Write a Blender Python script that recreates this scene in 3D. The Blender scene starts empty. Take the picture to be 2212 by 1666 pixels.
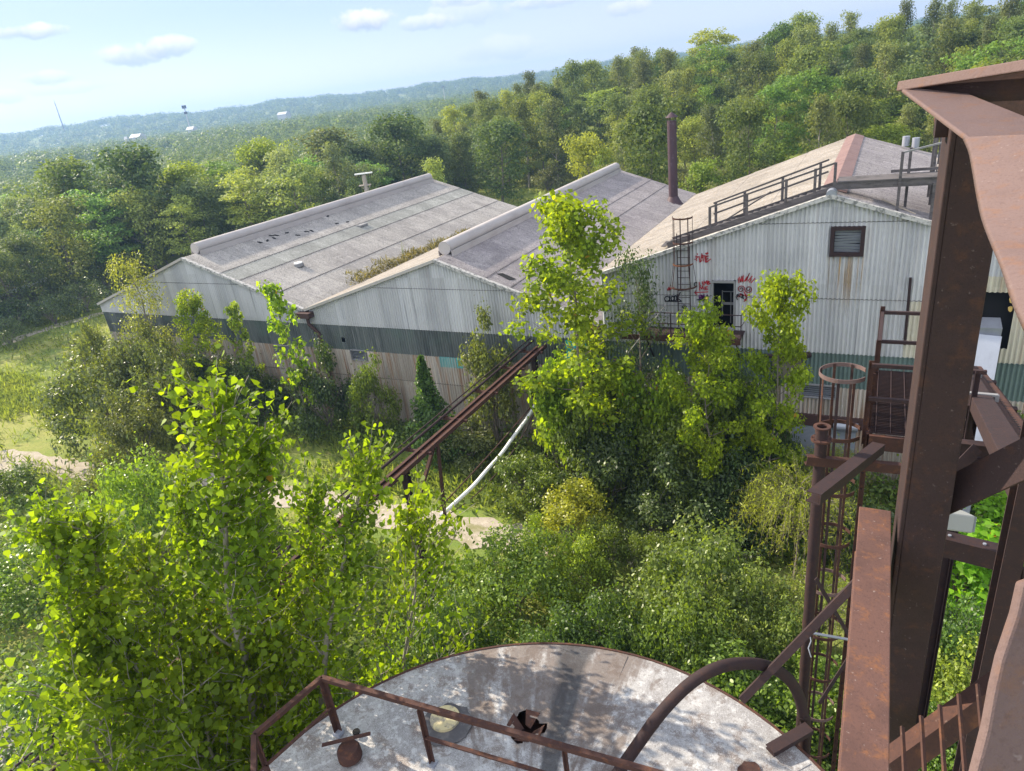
import bpy, math, random
import numpy as np
from mathutils import Vector, Matrix

# ------------------------------------------------------------------ camera
SC = bpy.context.scene
COL = SC.collection
F_PX, PITCH, ROLL, YAW = 1488.3, math.radians(23.4746), math.radians(7.2996), math.radians(29.4716)
CXP, CYP = 1106.0, 833.0
H = 18.2
_c, _s = math.cos(YAW), math.sin(YAW)
_fw0 = np.array([-_s, _c, 0.]); _rt0 = np.array([_c, _s, 0.]); _up0 = np.array([0, 0, 1.])
FW = math.cos(PITCH)*_fw0 - math.sin(PITCH)*_up0
_up = math.sin(PITCH)*_fw0 + math.cos(PITCH)*_up0
RT = math.cos(ROLL)*_rt0 - math.sin(ROLL)*_up
UP = math.sin(ROLL)*_rt0 + math.cos(ROLL)*_up
CAM = np.array([0., 0., H])
cd = bpy.data.cameras.new("camera"); cam = bpy.data.objects.new("camera", cd); COL.objects.link(cam)
M = Matrix(((RT[0], UP[0], -FW[0], CAM[0]), (RT[1], UP[1], -FW[1], CAM[1]), (RT[2], UP[2], -FW[2], CAM[2]), (0, 0, 0, 1)))
cam.matrix_world = M
cd.sensor_width = 36; cd.lens = F_PX/2212*36; cd.clip_start = .05; cd.clip_end = 20000
SC.camera = cam

# ------------------------------------------------------------------ sun, sky, exposure
SUN_EL, SUN_AZ_OFF = math.radians(33), math.radians(5)
to_sun = Vector((-math.cos(SUN_EL)*math.cos(SUN_AZ_OFF), math.cos(SUN_EL)*math.sin(SUN_AZ_OFF), math.sin(SUN_EL)))
sl = bpy.data.lights.new("sun", 'SUN'); sl.energy = 5.0; sl.angle = math.radians(.5); sl.color = (1, .88, .69)
so = bpy.data.objects.new("sun", sl); COL.objects.link(so); so.rotation_euler = to_sun.to_track_quat('Z', 'Y').to_euler()
SC.view_settings.view_transform = 'Standard'; SC.view_settings.look = 'None'
SC.view_settings.exposure = 1.1; SC.view_settings.gamma = 1
cy = SC.cycles if hasattr(SC, 'cycles') else None
SC.render.engine = 'CYCLES'
SC.cycles.max_bounces = 7; SC.cycles.diffuse_bounces = 4; SC.cycles.glossy_bounces = 2; SC.cycles.transmission_bounces = 4
SC.cycles.volume_bounces = 0; SC.cycles.use_denoising = True; SC.cycles.sample_clamp_indirect = 6
W = bpy.data.worlds.new("World"); SC.world = W; W.use_nodes = True

class NT:                                                   # tiny node helper
    def __init__(s, tree): s.t = tree; s.n = tree.nodes; s.l = tree.links
    def new(s, typ, **kw):
        n = s.n.new(typ)
        for k, v in kw.items(): setattr(n, k, v)
        return n
    def put(s, sock, v):
        if isinstance(v, bpy.types.NodeSocket): s.l.new(v, sock)
        elif v is not None:
            if hasattr(sock.default_value, '__len__') and not hasattr(v, '__len__'): v = (v,)*len(sock.default_value)
            if hasattr(sock.default_value, '__len__') and len(sock.default_value) == 4 and len(v) == 3: v = tuple(v)+(1,)
            sock.default_value = v
    def math(s, op, a, b=None, c=None, clamp=False):
        n = s.new('ShaderNodeMath', operation=op, use_clamp=clamp); s.put(n.inputs[0], a); s.put(n.inputs[1], b)
        if c is not None: s.put(n.inputs[2], c)
        return n.outputs[0]
    def vmath(s, op, a, b=None):
        n = s.new('ShaderNodeVectorMath', operation=op); s.put(n.inputs[0], a)
        if b is not None: s.put(n.inputs[1], b)
        return n.outputs['Value'] if op == 'DOT_PRODUCT' else n.outputs[0]
    def mix(s, f, a, b, blend='MIX'):
        n = s.new('ShaderNodeMix', data_type='RGBA', blend_type=blend); s.put(n.inputs[0], f); s.put(n.inputs[6], a); s.put(n.inputs[7], b)
        return n.outputs[2]
    def noise(s, vec, scale, detail=4, rough=.6, dist=0):
        n = s.new('ShaderNodeTexNoise'); s.put(n.inputs['Vector'], vec); n.inputs['Scale'].default_value = scale
        n.inputs['Detail'].default_value = detail; n.inputs['Roughness'].default_value = rough; n.inputs['Distortion'].default_value = dist
        return n.outputs[0]
    def step(s, v, lo, hi, a=0., b=1.):
        n = s.new('ShaderNodeMapRange', interpolation_type='SMOOTHSTEP'); s.put(n.inputs[0], v)
        for i, q in enumerate((lo, hi, a, b)): n.inputs[i+1].default_value = q
        return n.outputs[0]

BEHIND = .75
def sky():
    w = NT(W.node_tree); w.n.clear()
    out = w.new('ShaderNodeOutputWorld'); bg = w.new('ShaderNodeBackground')
    st = w.new('ShaderNodeTexSky', sky_type='NISHITA', sun_disc=False, sun_elevation=SUN_EL)
    st.sun_rotation = math.atan2(to_sun.x, to_sun.y); st.air_density = 1.0; st.dust_density = .6; st.ozone_density = 1.6
    d = w.new('ShaderNodeTexCoord').outputs['Generated']
    zz = w.new('ShaderNodeSeparateXYZ'); w.l.new(d, zz.inputs[0])
    low = w.mix(w.step(zz.outputs[2], -.01, .13), (4.5, 4.6, 5.0), (2.45, 3.05, 4.05))
    colr = w.mix(.80, st.outputs[0], w.mix(w.step(zz.outputs[2], .15, .6), low, (3.2, 3.6, 4.2)))
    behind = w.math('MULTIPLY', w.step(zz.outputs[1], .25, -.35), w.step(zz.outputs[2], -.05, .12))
    colr = w.mix(w.math('MULTIPLY', behind, BEHIND), colr, (10.6, 10.9, 11.6))         # added unseen brightness behind the viewer, lifts the shaded walls
    big = w.noise(w.vmath('MULTIPLY', d, (1, 1, 2.5)), 3.0, 5, .55)
    colr = w.mix(w.step(big, .46, .72, 0, .30), colr, (3.9, 4.1, 4.5))         # thin high veil
    fine = w.noise(d, 34, 6, .62); mid = w.noise(d, 12, 3, .5)
    # clouds: (image px of the middle, half width, half height in px, thickness)
    for px, py, a, b, th in ((285, 118, 62, 22, .8), (370, 100, 55, 20, .75), (790, 42, 72, 26, 1.05), (910, 50, 70, 16, .6), (65, 68, 76, 14, .8), (105, 168, 48, 14, .5),
                             (1010, 30, 110, 30, .35), (1350, 18, 60, 18, .5), (1190, 2, 90, 16, .6), (1080, 105, 130, 26, .3), (5, 212, 40, 14, .4), (150, 190, 90, 12, .25), (1000, -2, 70, 14, .5),
                             (-220, 120, 160, 50, .9), (-400, 330, 200, 40, .6), (2500, -60, 200, 50, .8)):
        v = FW + RT*(px-CXP)/F_PX - UP*(py-CYP)/F_PX; v /= np.linalg.norm(v)
        r0 = np.cross(v, _up0); r0 /= np.linalg.norm(r0); u0 = np.cross(r0, v)
        uu = w.math('MULTIPLY', w.vmath('DOT_PRODUCT', d, tuple(r0)), F_PX/a)
        vv = w.math('MULTIPLY', w.vmath('DOT_PRODUCT', d, tuple(u0)), F_PX/b)
        rr = w.math('ADD', w.math('MULTIPLY', uu, uu), w.math('MULTIPLY', vv, vv))
        m = w.math('SUBTRACT', w.math('ADD', w.math('MULTIPLY', fine, 2.3), w.math('MULTIPLY', mid, 1.6)), rr)
        m = w.math('MULTIPLY', w.step(m, 1.15, 1.75), w.step(w.vmath('DOT_PRODUCT', d, tuple(v)), .5, .6))
        sh = w.step(w.math('ADD', vv, w.math('MULTIPLY', fine, 1.6)), .1, 1.5)
        cc = w.mix(sh, (2.5, 2.9, 3.6), (5.6, 5.5, 5.5))
        colr = w.mix(w.math('MULTIPLY', m, min(1, th*.9)), colr, cc)
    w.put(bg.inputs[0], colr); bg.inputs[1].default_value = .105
    w.l.new(bg.outputs[0], out.inputs[0])
sky()

# ------------------------------------------------------------------ picture <-> place
def ray(px, py): return FW + RT*(px-CXP)/F_PX - UP*(py-CYP)/F_PX
def at(px, py, depth): return CAM + ray(px, py)*depth
def on_plane(px, py, n, d):
    v = ray(px, py); n = np.array(n, float); return CAM + v*((d-n@CAM)/(n@v))
def on_z(px, py, z=0.): return on_plane(px, py, (0, 0, 1), z)
def on_y(px, py, y): return on_plane(px, py, (0, 1, 0), y)
def on_x(px, py, x): return on_plane(px, py, (1, 0, 0), x)
def azel(px, py):
    v = ray(px, py); return math.atan2(v[0], v[1]), math.atan2(v[2], math.hypot(v[0], v[1]))
def zc(x, y, X, Y, s=2.45): return ((X+x/s)/1.1573, (Y+y/s)/1.1573)

# ------------------------------------------------------------------ objects
def tag(o, label, cat, group=None, kind=None):
    if label: o['label'] = label
    if cat: o['category'] = cat
    if group: o['group'] = group
    if kind: o['kind'] = kind
    return o
def thing(name, label, cat, loc=(0, 0, 0), group=None):
    o = bpy.data.objects.new(name, None); COL.objects.link(o); o.location = [float(q) for q in loc]; o.empty_display_size = .2
    return tag(o, label, cat, group)
def origin(parent):
    p = np.zeros(3)
    while parent is not None: p = p + np.array(parent.location); parent = parent.parent
    return p
def raw_mesh(name, V, faces=None, ngon=None):
    me = bpy.data.meshes.new(name); V = np.asarray(V, np.float32)
    if ngon:                                                # every face has ngon fresh verts in order
        n = len(V); me.vertices.add(n); me.vertices.foreach_set('co', V.ravel())
        me.loops.add(n); me.loops.foreach_set('vertex_index', np.arange(n, dtype=np.int32))
        k = n//ngon; me.polygons.add(k); me.polygons.foreach_set('loop_start', np.arange(0, n, ngon, dtype=np.int32))
        me.update(calc_edges=True)
    else:
        me.from_pydata([tuple(map(float, v)) for v in V], [], faces); me.update()
    return me
class MB:
    def __init__(s): s.v = []; s.f = []; s.smooth = []
    def add(s, V, F, smooth=False):
        o = len(s.v); s.v += [tuple(float(q) for q in p) for p in V]; s.f += [tuple(i+o for i in f) for f in F]; s.smooth += [smooth]*len(F); return s
    def hexa(s, P):                                         # 8 points: bottom ring, top ring
        return s.add(P, [(3, 2, 1, 0), (4, 5, 6, 7), (0, 1, 5, 4), (1, 2, 6, 5), (2, 3, 7, 6), (3, 0, 4, 7)])
    def box(s, c, d):
        c = np.array(c, float); x, y, z = [q/2 for q in d]
        return s.hexa([c+np.array(q) for q in ((-x, -y, -z), (x, -y, -z), (x, y, -z), (-x, y, -z), (-x, -y, z), (x, -y, z), (x, y, z), (-x, y, z))])
    def bar(s, p, q, w, h, up=(0, 0, 1), ow=0, oh=0):       # box from p to q, w across, h along up
        p, q, up = (np.array(a, float) for a in (p, q, up)); t = (q-p)/np.linalg.norm(q-p)
        a = np.cross(t, up)
        if np.linalg.norm(a) < 1e-4: a = np.cross(t, (1, 0, 0))
        a /= np.linalg.norm(a); b = np.cross(a, t); o = a*ow + b*oh
        R = [(-w/2, -h/2), (w/2, -h/2), (w/2, h/2), (-w/2, h/2)]
        return s.hexa([p+o+a*x+b*y for x, y in R] + [q+o+a*x+b*y for x, y in R])
    def ibeam(s, p, q, w, h, t=.012, up=(0, 0, 1)):
        s.bar(p, q, w, t, up, 0, h/2-t/2); s.bar(p, q, w, t, up, 0, -h/2+t/2); return s.bar(p, q, t, h-2*t, up)
    def channel(s, p, q, w, h, t=.012, up=(0, 0, 1), side=1):
        s.bar(p, q, w, t, up, 0, h/2-t/2); s.bar(p, q, w, t, up, 0, -h/2+t/2); return s.bar(p, q, t, h-2*t, up, side*(w/2-t/2), 0)
    def angle(s, p, q, w, t=.008, up=(0, 0, 1), side=1):
        s.bar(p, q, w, t, up, 0, w/2-t/2); return s.bar(p, q, t, w-t, up, side*(w/2-t/2), -t/2)
    def tube(s, pts, r, n=8, caps=True):
        pts = [np.array(p, float) for p in pts]; rs = r if hasattr(r, '__len__') else [r]*len(pts)
        V = []; prev = None
        for i, p in enumerate(pts):
            t = pts[min(i+1, len(pts)-1)] - pts[max(i-1, 0)]; t = t/(np.linalg.norm(t)+1e-9)
            if prev is None:
                a = np.cross(t, (0, 0, 1)) if abs(t[2]) < .95 else np.cross(t, (1, 0, 0))
            else: a = prev - t*(prev@t)
            a = a/(np.linalg.norm(a)+1e-9); prev = a; b = np.cross(t, a)
            for k in range(n):
                g = 2*math.pi*k/n; V.append(p + (a*math.cos(g)+b*math.sin(g))*rs[i])
        F = []
        for i in range(len(pts)-1):
            for k in range(n): F.append((i*n+k, i*n+(k+1) % n, (i+1)*n+(k+1) % n, (i+1)*n+k))
        s.add(V, F, True)
        if caps: s.add(V[:n], [tuple(range(n))[::-1]]); s.add(V[-n:], [tuple(range(n))])
        return s
    def sheet(s, P, th, n=None):                            # polygon with thickness
        P = [np.array(p, float) for p in P]
        if n is None: n = np.cross(P[1]-P[0], P[2]-P[0])
        n = np.array(n, float); n /= np.linalg.norm(n); k = len(P)
        V = P + [p - n*th for p in P]
        return s.add(V, [tuple(range(k)), tuple(range(2*k-1, k-1, -1))] + [(i, i+k, (i+1) % k+k, (i+1) % k) for i in range(k)])
    def ring(s, c, r, w, t, n=32, a0=0., a1=2*math.pi):     # flat strap hoop: radius r, height w, thickness t
        c = np.array(c, float); V = []; closed = abs(a1-a0-2*math.pi) < 1e-6; m = n if closed else n+1
        for i in range(m):
            g = a0+(a1-a0)*i/n; u = np.array((math.cos(g), math.sin(g), 0))
            V += [c+u*(r-t/2)-_up0*w/2, c+u*(r+t/2)-_up0*w/2, c+u*(r+t/2)+_up0*w/2, c+u*(r-t/2)+_up0*w/2]
        F = []
        for i in range(n if closed else n):
            j = (i+1) % m if closed else i+1
            for k in range(4): F.append((i*4+k, i*4+(k+1) % 4, j*4+(k+1) % 4, j*4+k))
        return s.add(V, F)
    def build(s, name, m, parent=None, bevel=0):
        o0 = origin(parent); V = np.array(s.v) - o0
        me = raw_mesh(name, V, s.f); me.polygons.foreach_set('use_smooth', s.smooth); me.materials.append(m)
        o = bpy.data.objects.new(name, me); COL.objects.link(o)
        if parent is not None: o.parent = parent
        if bevel:
            b = o.modifiers.new('bevel', 'BEVEL'); b.width = bevel; b.segments = 2; b.limit_method = 'ANGLE'
        return o
def link_mesh(name, me, parent=None, color=None):
    o = bpy.data.objects.new(name, me); COL.objects.link(o)
    if parent is not None: o.parent = parent
    if color is not None: o.color = tuple(color)+(1,)
    return o

# ------------------------------------------------------------------ materials
def material(name, base, rough=.85, metal=0., layers=(), bump=None, spec=.3, island=0., panel=None):
    """layers: (noise scale xyz, colour, lo, hi, strength[, detail])"""
    m = bpy.data.materials.new(name); m.use_nodes = True; t = NT(m.node_tree); b = t.n['Principled BSDF']
    pos = t.new('ShaderNodeNewGeometry').outputs['Position']
    c = t.mix(0, base, base)
    for i, L in enumerate(layers):
        v = t.vmath('ADD', t.vmath('MULTIPLY', pos, L[0]), (i*17.3, i*5.1, i*9.7))
        f = t.step(t.noise(v, 1, L[5] if len(L) > 5 else 5, .62), L[2], L[3], 0, L[4])
        c = t.mix(f, c, L[1])
    if panel:                                               # sheet to sheet difference in tone: (axis, sheet width, amount)
        xyz = t.new('ShaderNodeSeparateXYZ'); t.l.new(pos, xyz.inputs[0])
        q = t.math('ADD', t.math('FLOOR', t.math('MULTIPLY', xyz.outputs[panel[0]], 1/panel[1])), t.math('MULTIPLY', t.math('FLOOR', t.math('MULTIPLY', xyz.outputs[0 if panel[0] else 2], 1/3.1)), 37.3))
        wn = t.new('ShaderNodeTexWhiteNoise', noise_dimensions='1D'); t.put(wn.inputs['W'], q)
        c = t.mix(1., c, t.mix(wn.outputs[0], (1-panel[2],)*3, (1+panel[2]*.8,)*3), 'MULTIPLY')
    if island:
        ri = t.new('ShaderNodeNewGeometry').outputs['Random Per Island']
        c = t.mix(1., c, t.mix(ri, (1-island,)*3, (1+island*.6,)*3), 'MULTIPLY')
    t.put(b.inputs['Base Color'], c); b.inputs['Roughness'].default_value = rough; b.inputs['Metallic'].default_value = metal
    b.inputs['Specular IOR Level'].default_value = spec
    if bump:
        bn = t.new('ShaderNodeBump'); bn.inputs['Strength'].default_value = bump[1]; bn.inputs['Distance'].default_value = bump[2]
        t.l.new(t.noise(pos, bump[0], 6, .65), bn.inputs['Height']); t.l.new(bn.outputs[0], b.inputs['Normal'])
    return m
def rust(name, base, spot, dark, pale=(.32, .24, .22), k=1.):
    return material(name, base, .78, .0, [((5, 5, 5), dark, .45, .75, .6), ((11*k, 11*k, 11*k), spot, .5, .72, .8), ((70*k, 70*k, 70*k), dark, .5, .7, .5, 3), ((38*k, 38*k, 38*k), pale, .66, .78, .55, 2)], (90*k, .35, .004), .2)
MT = {}
MT['rust'] = rust('rusted_steel', (.062, .030, .024), (.125, .052, .026), (.028, .017, .017), (.16, .115, .10))
MT['rust_dark'] = rust('dark_rusted_steel', (.033, .020, .021), (.05, .025, .02), (.018, .013, .015), (.07, .05, .045))
MT['rust_bright'] = rust('orange_rusted_steel', (.12, .048, .023), (.20, .08, .03), (.04, .022, .018))
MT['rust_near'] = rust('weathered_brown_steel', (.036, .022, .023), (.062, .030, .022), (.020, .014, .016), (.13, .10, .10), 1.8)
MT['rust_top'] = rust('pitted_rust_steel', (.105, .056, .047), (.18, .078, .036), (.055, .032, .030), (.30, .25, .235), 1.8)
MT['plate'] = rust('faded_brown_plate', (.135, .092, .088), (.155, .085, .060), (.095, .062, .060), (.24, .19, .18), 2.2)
MT['stack'] = material('stack_steel', (.060, .034, .042), .6, .1, [((1, 1, .5), (.035, .022, .028), .45, .7, .7), ((3, 3, 3), (.16, .12, .14), .58, .75, .5)])
MT['galv'] = material('galvanised_metal', (.32, .34, .40), .5, .45, [((1, 1, .4), (.22, .23, .26), .4, .7, .6)])
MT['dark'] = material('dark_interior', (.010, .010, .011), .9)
MT['wood'] = material('weathered_timber', (.105, .095, .098), .9, 0, [((2, 2, 9), (.045, .042, .045), .42, .7, .8), ((9, 9, 25), (.2, .18, .17), .55, .75, .5)], None, .2)
MT['conc'] = material('stained_concrete', (.33, .32, .31), .9, 0, [((1, 1, 1), (.2, .19, .18), .45, .7, .7)])
RUSTY, STREAK = (.30, .155, .065), (.11, .115, .13)
def wallmat(name, base, dirt, rusts, dark):
    return material(name, base, .72, 0, [((1.1, 1.1, .05), dirt, .42, .66, dark), ((7, 7, .12), STREAK, .58, .74, .55, 3), ((2.6, 2.6, .16), RUSTY, .54, .72, rusts), ((12, 12, 2.5), (.75, .74, .72), .6, .75, .35), ((.5, .5, .6), dirt, .5, .75, .35)], (30, .15, .01), .3, 0, (0, .80, .13))
MT['wall'] = wallmat('painted_corrugated_siding', (.48, .485, .505), (.31, .32, .35), .12, .5)
MT['wall_low'] = material('rust_streaked_siding', (.45, .405, .36), .75, 0, [((1.1, 1.1, .05), (.25, .22, .19), .42, .62, .7), ((3.2, 3.2, .14), (.27, .145, .07), .48, .64, .75), ((8, 8, .2), (.20, .10, .05), .55, .70, .7, 3), ((7, 7, .12), STREAK, .54, .70, .7, 3), ((12, 12, 2.5), (.62, .60, .57), .58, .74, .45)], (30, .15, .01), .3, 0, (0, .80, .16))
MT['wall_right'] = wallmat('yellowish_siding', (.52, .49, .41), (.34, .30, .21), .35, .5)
MT['band'] = material('dark_green_panel', (.115, .13, .13), .6, 0, [((1.3, 1.3, .2), (.055, .064, .068), .42, .62, .85), ((6, 6, .2), (.24, .25, .245), .52, .70, .65), ((.5, .5, .5), (.10, .15, .13), .5, .7, .5)])
MT['band_green'] = material('green_panel', (.125, .175, .165), .55, 0, [((1.3, 1.3, .2), (.08, .115, .11), .42, .62, .7), ((6, 6, .3), (.2, .23, .22), .56, .75, .45)])
def roofmat(name, base, dirt, pale, lich):
    dk = tuple(q*.45 for q in dirt)
    return material(name, base, .92, 0, [((.35, .35, .35), dirt, .42, .66, .6), ((1.1, 2.2, 1.1), pale, .5, .68, .6), ((1.2, 7, 1.2), dirt, .5, .68, .7), ((4, 4, 4), dk, .56, .70, .55), ((11, 11, 11), lich, .50, .64, .75), ((5, 9, 5), pale, .58, .68, .7, 6), ((30, 30, 30), dk, .52, .66, .7, 3)], (40, .3, .015), .2, 0, (1, .95, .12))
MT['roof_a'] = roofmat('weathered_roof_sheet', (.355, .335, .315), (.23, .215, .21), (.44, .42, .40), (.2, .19, .2))
MT['roof_b'] = roofmat('mauve_weathered_roof_sheet', (.305, .28, .28), (.20, .18, .19), (.385, .355, .355), (.19, .17, .2))
MT['roof_c'] = roofmat('pale_weathered_roof_sheet', (.29, .265, .245), (.20, .18, .165), (.37, .34, .315), (.25, .20, .14))
MT['roof_glaze'] = roofmat('translucent_roof_panel', (.30, .30, .285), (.21, .21, .20), (.40, .40, .38), (.22, .23, .21))
MT['lapdirt'] = material('lap_dirt', (.055, .05, .052), .95, 0, [((1, 3, 1), (.2, .18, .18), .5, .62, .8)])
MT['vent'] = material('ridge_vent_metal', (.40, .37, .365), .7, .1, [((1, .4, 1), (.28, .25, .24), .45, .7, .6), ((6, 6, 6), (.5, .47, .46), .55, .75, .4)])
MT['rake'] = material('lichen_covered_trim', (.42, .41, .40), .95, 0, [((7, 7, 7), (.10, .105, .11), .46, .62, .85), ((25, 25, 25), (.55, .53, .5), .55, .7, .6)], (45, .5, .02), .2)
MT['rake_pale'] = material('pale_roof_trim', (.36, .34, .32), .95, 0, [((5, 5, 5), (.3, .28, .26), .5, .68, .7)], (45, .4, .015), .2)
MT['ridge'] = material('brown_ridge_cap', (.20, .125, .115), .7, 0, [((2, 2, 2), (.14, .08, .075), .45, .7, .7), ((10, 10, 10), (.28, .2, .2), .55, .75, .5)])
MT['white'] = material('white_pipe_wrap', (.72, .72, .72), .5, 0, [((6, 6, 6), (.4, .4, .4), .55, .7, .6)])
MT['gutter'] = material('brown_gutter', (.060, .032, .030), .55)
MT['pale'] = material('pale_painted_metal', (.40, .41, .42), .7)
MT['teal'] = material('teal_paint', (.0, .42, .46), .6, 0, [((2, 2, .6), (.01, .26, .30), .45, .7, .6)])
MT['redpaint'] = material('red_spray_paint', (.34, .012, .022), .6)
MT['blackpaint'] = material('black_spray_paint', (.015, .015, .022), .6)
MT['purplepaint'] = material('purple_spray_paint', (.14, .02, .16), .6)
MT['jamb'] = material('grey_jamb', (.20, .20, .21), .7)
MT['board'] = material('weathered_board', (.13, .115, .085), .85, 0, [((3, 3, 1), (.08, .07, .055), .45, .7, .6)])
MT['foam'] = material('yellow_foam', (.55, .38, .12), .95)
MT['bark'] = material('grey_bark', (.17, .145, .125), .95, 0, [((14, 14, 3), (.07, .06, .05), .45, .65, .8), ((30, 30, 8), (.30, .28, .25), .58, .75, .6)])
MT['bark_pale'] = material('pale_poplar_bark', (.27, .245, .205), .9, 0, [((12, 12, 5), (.10, .085, .07), .52, .68, .75), ((30, 30, 12), (.40, .38, .34), .55, .75, .5)])
MT['deadwood'] = material('bleached_deadwood', (.33, .29, .26), .95)

def leafmat(name, trans=.42, rough=.45, var=.38, tcol=(2.1, 2.0, .55), spec=.35, autumn=.0, ns=.12):
    m = bpy.data.materials.new(name); m.use_nodes = True; t = NT(m.node_tree); t.n.clear()
    out = t.new('ShaderNodeOutputMaterial'); g = t.new('ShaderNodeNewGeometry'); oi = t.new('ShaderNodeObjectInfo')
    ri = g.outputs['Random Per Island']
    c = t.mix(1., oi.outputs['Color'], t.mix(ri, (1-var, 1-var, 1-var*.8), (1+var*.9, 1+var*.7, 1+var*.2)), 'MULTIPLY')
    n = t.noise(g.outputs['Position'], ns, 2)
    c = t.mix(1., c, t.mix(t.step(n, .35, .65), (.90, .95, 1.05), (1.10, 1.04, .9)), 'MULTIPLY')
    if autumn:
        r2 = t.new('ShaderNodeTexWhiteNoise', noise_dimensions='1D'); t.put(r2.inputs['W'], t.math('MULTIPLY', ri, 917.))
        c = t.mix(t.math('GREATER_THAN', r2.outputs[0], 1-autumn), c, (.30, .17, .02))
    p = t.new('ShaderNodeBsdfPrincipled'); t.put(p.inputs['Base Color'], c); p.inputs['Roughness'].default_value = rough; p.inputs['Specular IOR Level'].default_value = spec
    tr = t.new('ShaderNodeBsdfTranslucent'); t.put(tr.inputs[0], t.mix(1., c, tcol, 'MULTIPLY'))
    mx = t.new('ShaderNodeMixShader'); mx.inputs[0].default_value = trans; t.l.new(p.outputs[0], mx.inputs[1]); t.l.new(tr.outputs[0], mx.inputs[2])
    t.l.new(mx.outputs[0], out.inputs[0]); return m
MT['leaf_poplar'] = leafmat('poplar_leaf', .52, .5, 0.5, (2.05, 1.95, .42), .22, .002, .5)
MT['leaf_bush'] = leafmat('shrub_leaf', .34, .42, .55, (2.1, 2.1, .5), .4)
MT['leaf_far'] = leafmat('woodland_leaf', .34, .6, .34, (1.9, 1.8, .7), .2, 0, .05)
MT['grass'] = leafmat('grass_blade', .45, .6, .45, (1.7, 1.6, .8), .2)

# ------------------------------------------------------------------ land
def sstep(a, b, x): q = np.clip((x-a)/(b-a), 0, 1); return q*q*(3-2*q)
def height(x, y):
    x = np.asarray(x, float); y = np.asarray(y, float); r = np.hypot(x, y); az = np.degrees(np.arctan2(x, y))
    hill = 9.0*sstep(98, 165, y+.12*x)*sstep(-118, -62, x)*(1-sstep(420, 800, r))
    far = (24+9*sstep(-25, -60, az))*sstep(1050, 1650, r)*(1+.10*np.sin(az*.55)+.05*np.sin(az*1.7+1))
    lump = .12*np.sin(x*.31)*np.cos(y*.27)*sstep(45, 80, r)
    return hill+far+lump
def ground():
    a = np.r_[-np.geomspace(2150, 130, 40), np.arange(-128, 129, 3.), np.geomspace(130, 2150, 40)]
    X, Y = np.meshgrid(a, a); Z = height(X, Y); n = len(a)
    i = np.arange(n*n).reshape(n, n); F = np.stack([i[:-1, :-1], i[:-1, 1:], i[1:, 1:], i[1:, :-1]], -1).reshape(-1, 4)
    me = raw_mesh('ground', np.stack([X, Y, Z], -1).reshape(-1, 3), F.tolist())
    m = material('meadow_ground', (.17, .21, .045), .95, 0, [((.06, .06, .06), (.25, .25, .075), .42, .6, .9), ((.35, .35, .35), (.12, .18, .04), .45, .65, .75), ((1.6, 1.6, 1.6), (.32, .28, .11), .52, .7, .6), ((8, 8, 8), (.05, .07, .02), .5, .7, .6)], (14, .5, .05), .1)
    me.materials.append(m); o = link_mesh('ground', me); o['kind'] = 'structure'; return o
ground()
def strip(name, pts, width, m, z=.03, seed=1, wob=.25):
    rng = random.Random(seed); pts = [np.array(p[:2], float) for p in pts]; P = []
    for a, b in zip(pts[:-1], pts[1:]):
        k = max(2, int(np.linalg.norm(b-a)/.7)); P += [a+(b-a)*i/k for i in range(k)]
    P.append(pts[-1]); P = [sum(P[max(0, i-3):i+4])/len(P[max(0, i-3):i+4]) for i in range(len(P))]
    V = []; F = []
    for i, p in enumerate(P):
        t = P[min(i+1, len(P)-1)]-P[max(i-1, 0)]; t = t/np.linalg.norm(t); nrm = np.array([-t[1], t[0]])
        for e in (1, -1):
            q = p+nrm*e*(width/2+rng.uniform(-wob, wob)); V.append((q[0], q[1], float(height(q[0], q[1]))+z))
        if i: F.append((2*i-2, 2*i-1, 2*i+1, 2*i))
    me = raw_mesh(name, V, F); me.materials.append(m); o = link_mesh(name, me); o['kind'] = 'structure'; return o
mg = material('pale_gravel', (.36, .315, .265), .95, 0, [((.8, .8, .8), (.26, .235, .15), .45, .62, .8), ((3, 3, 3), (.50, .44, .38), .5, .7, .7), ((14, 14, 14), (.26, .22, .18), .5, .66, .7), ((.5, 1.1, .5), (.17, .17, .06), .55, .68, .75)], (22, .6, .04), .1)
strip('gravel_road', [(-75, 12), on_z(-60, 985), on_z(60, 1000), on_z(150, 1012), (-33, 20.6), on_z(640, 1075), on_z(800, 1110), on_z(1000, 1143), on_z(1080, 1163), on_z(1330, 1190), on_z(1500, 1185), on_z(1640, 1165), (4, 25.6), (12, 26)], 2.0, mg, .03, 3, .35)
strip('dirt_track', [on_z(-120, 790), on_z(0, 745), on_z(120, 703), on_z(222, 680), (-72, 62), (-70, 90)], 1.6, mg, .025, 5, .3)
def pad():
    V = [on_z(*q)[:2] for q in ((-30, 1500), (70, 1490), (95, 1560), (60, 1666), (-60, 1666))]
    MB().sheet([(v[0], v[1], .06) for v in V], .3, (0, 0, 1)).build('concrete_pad', MT['conc'])['kind'] = 'structure'
pad()

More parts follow.
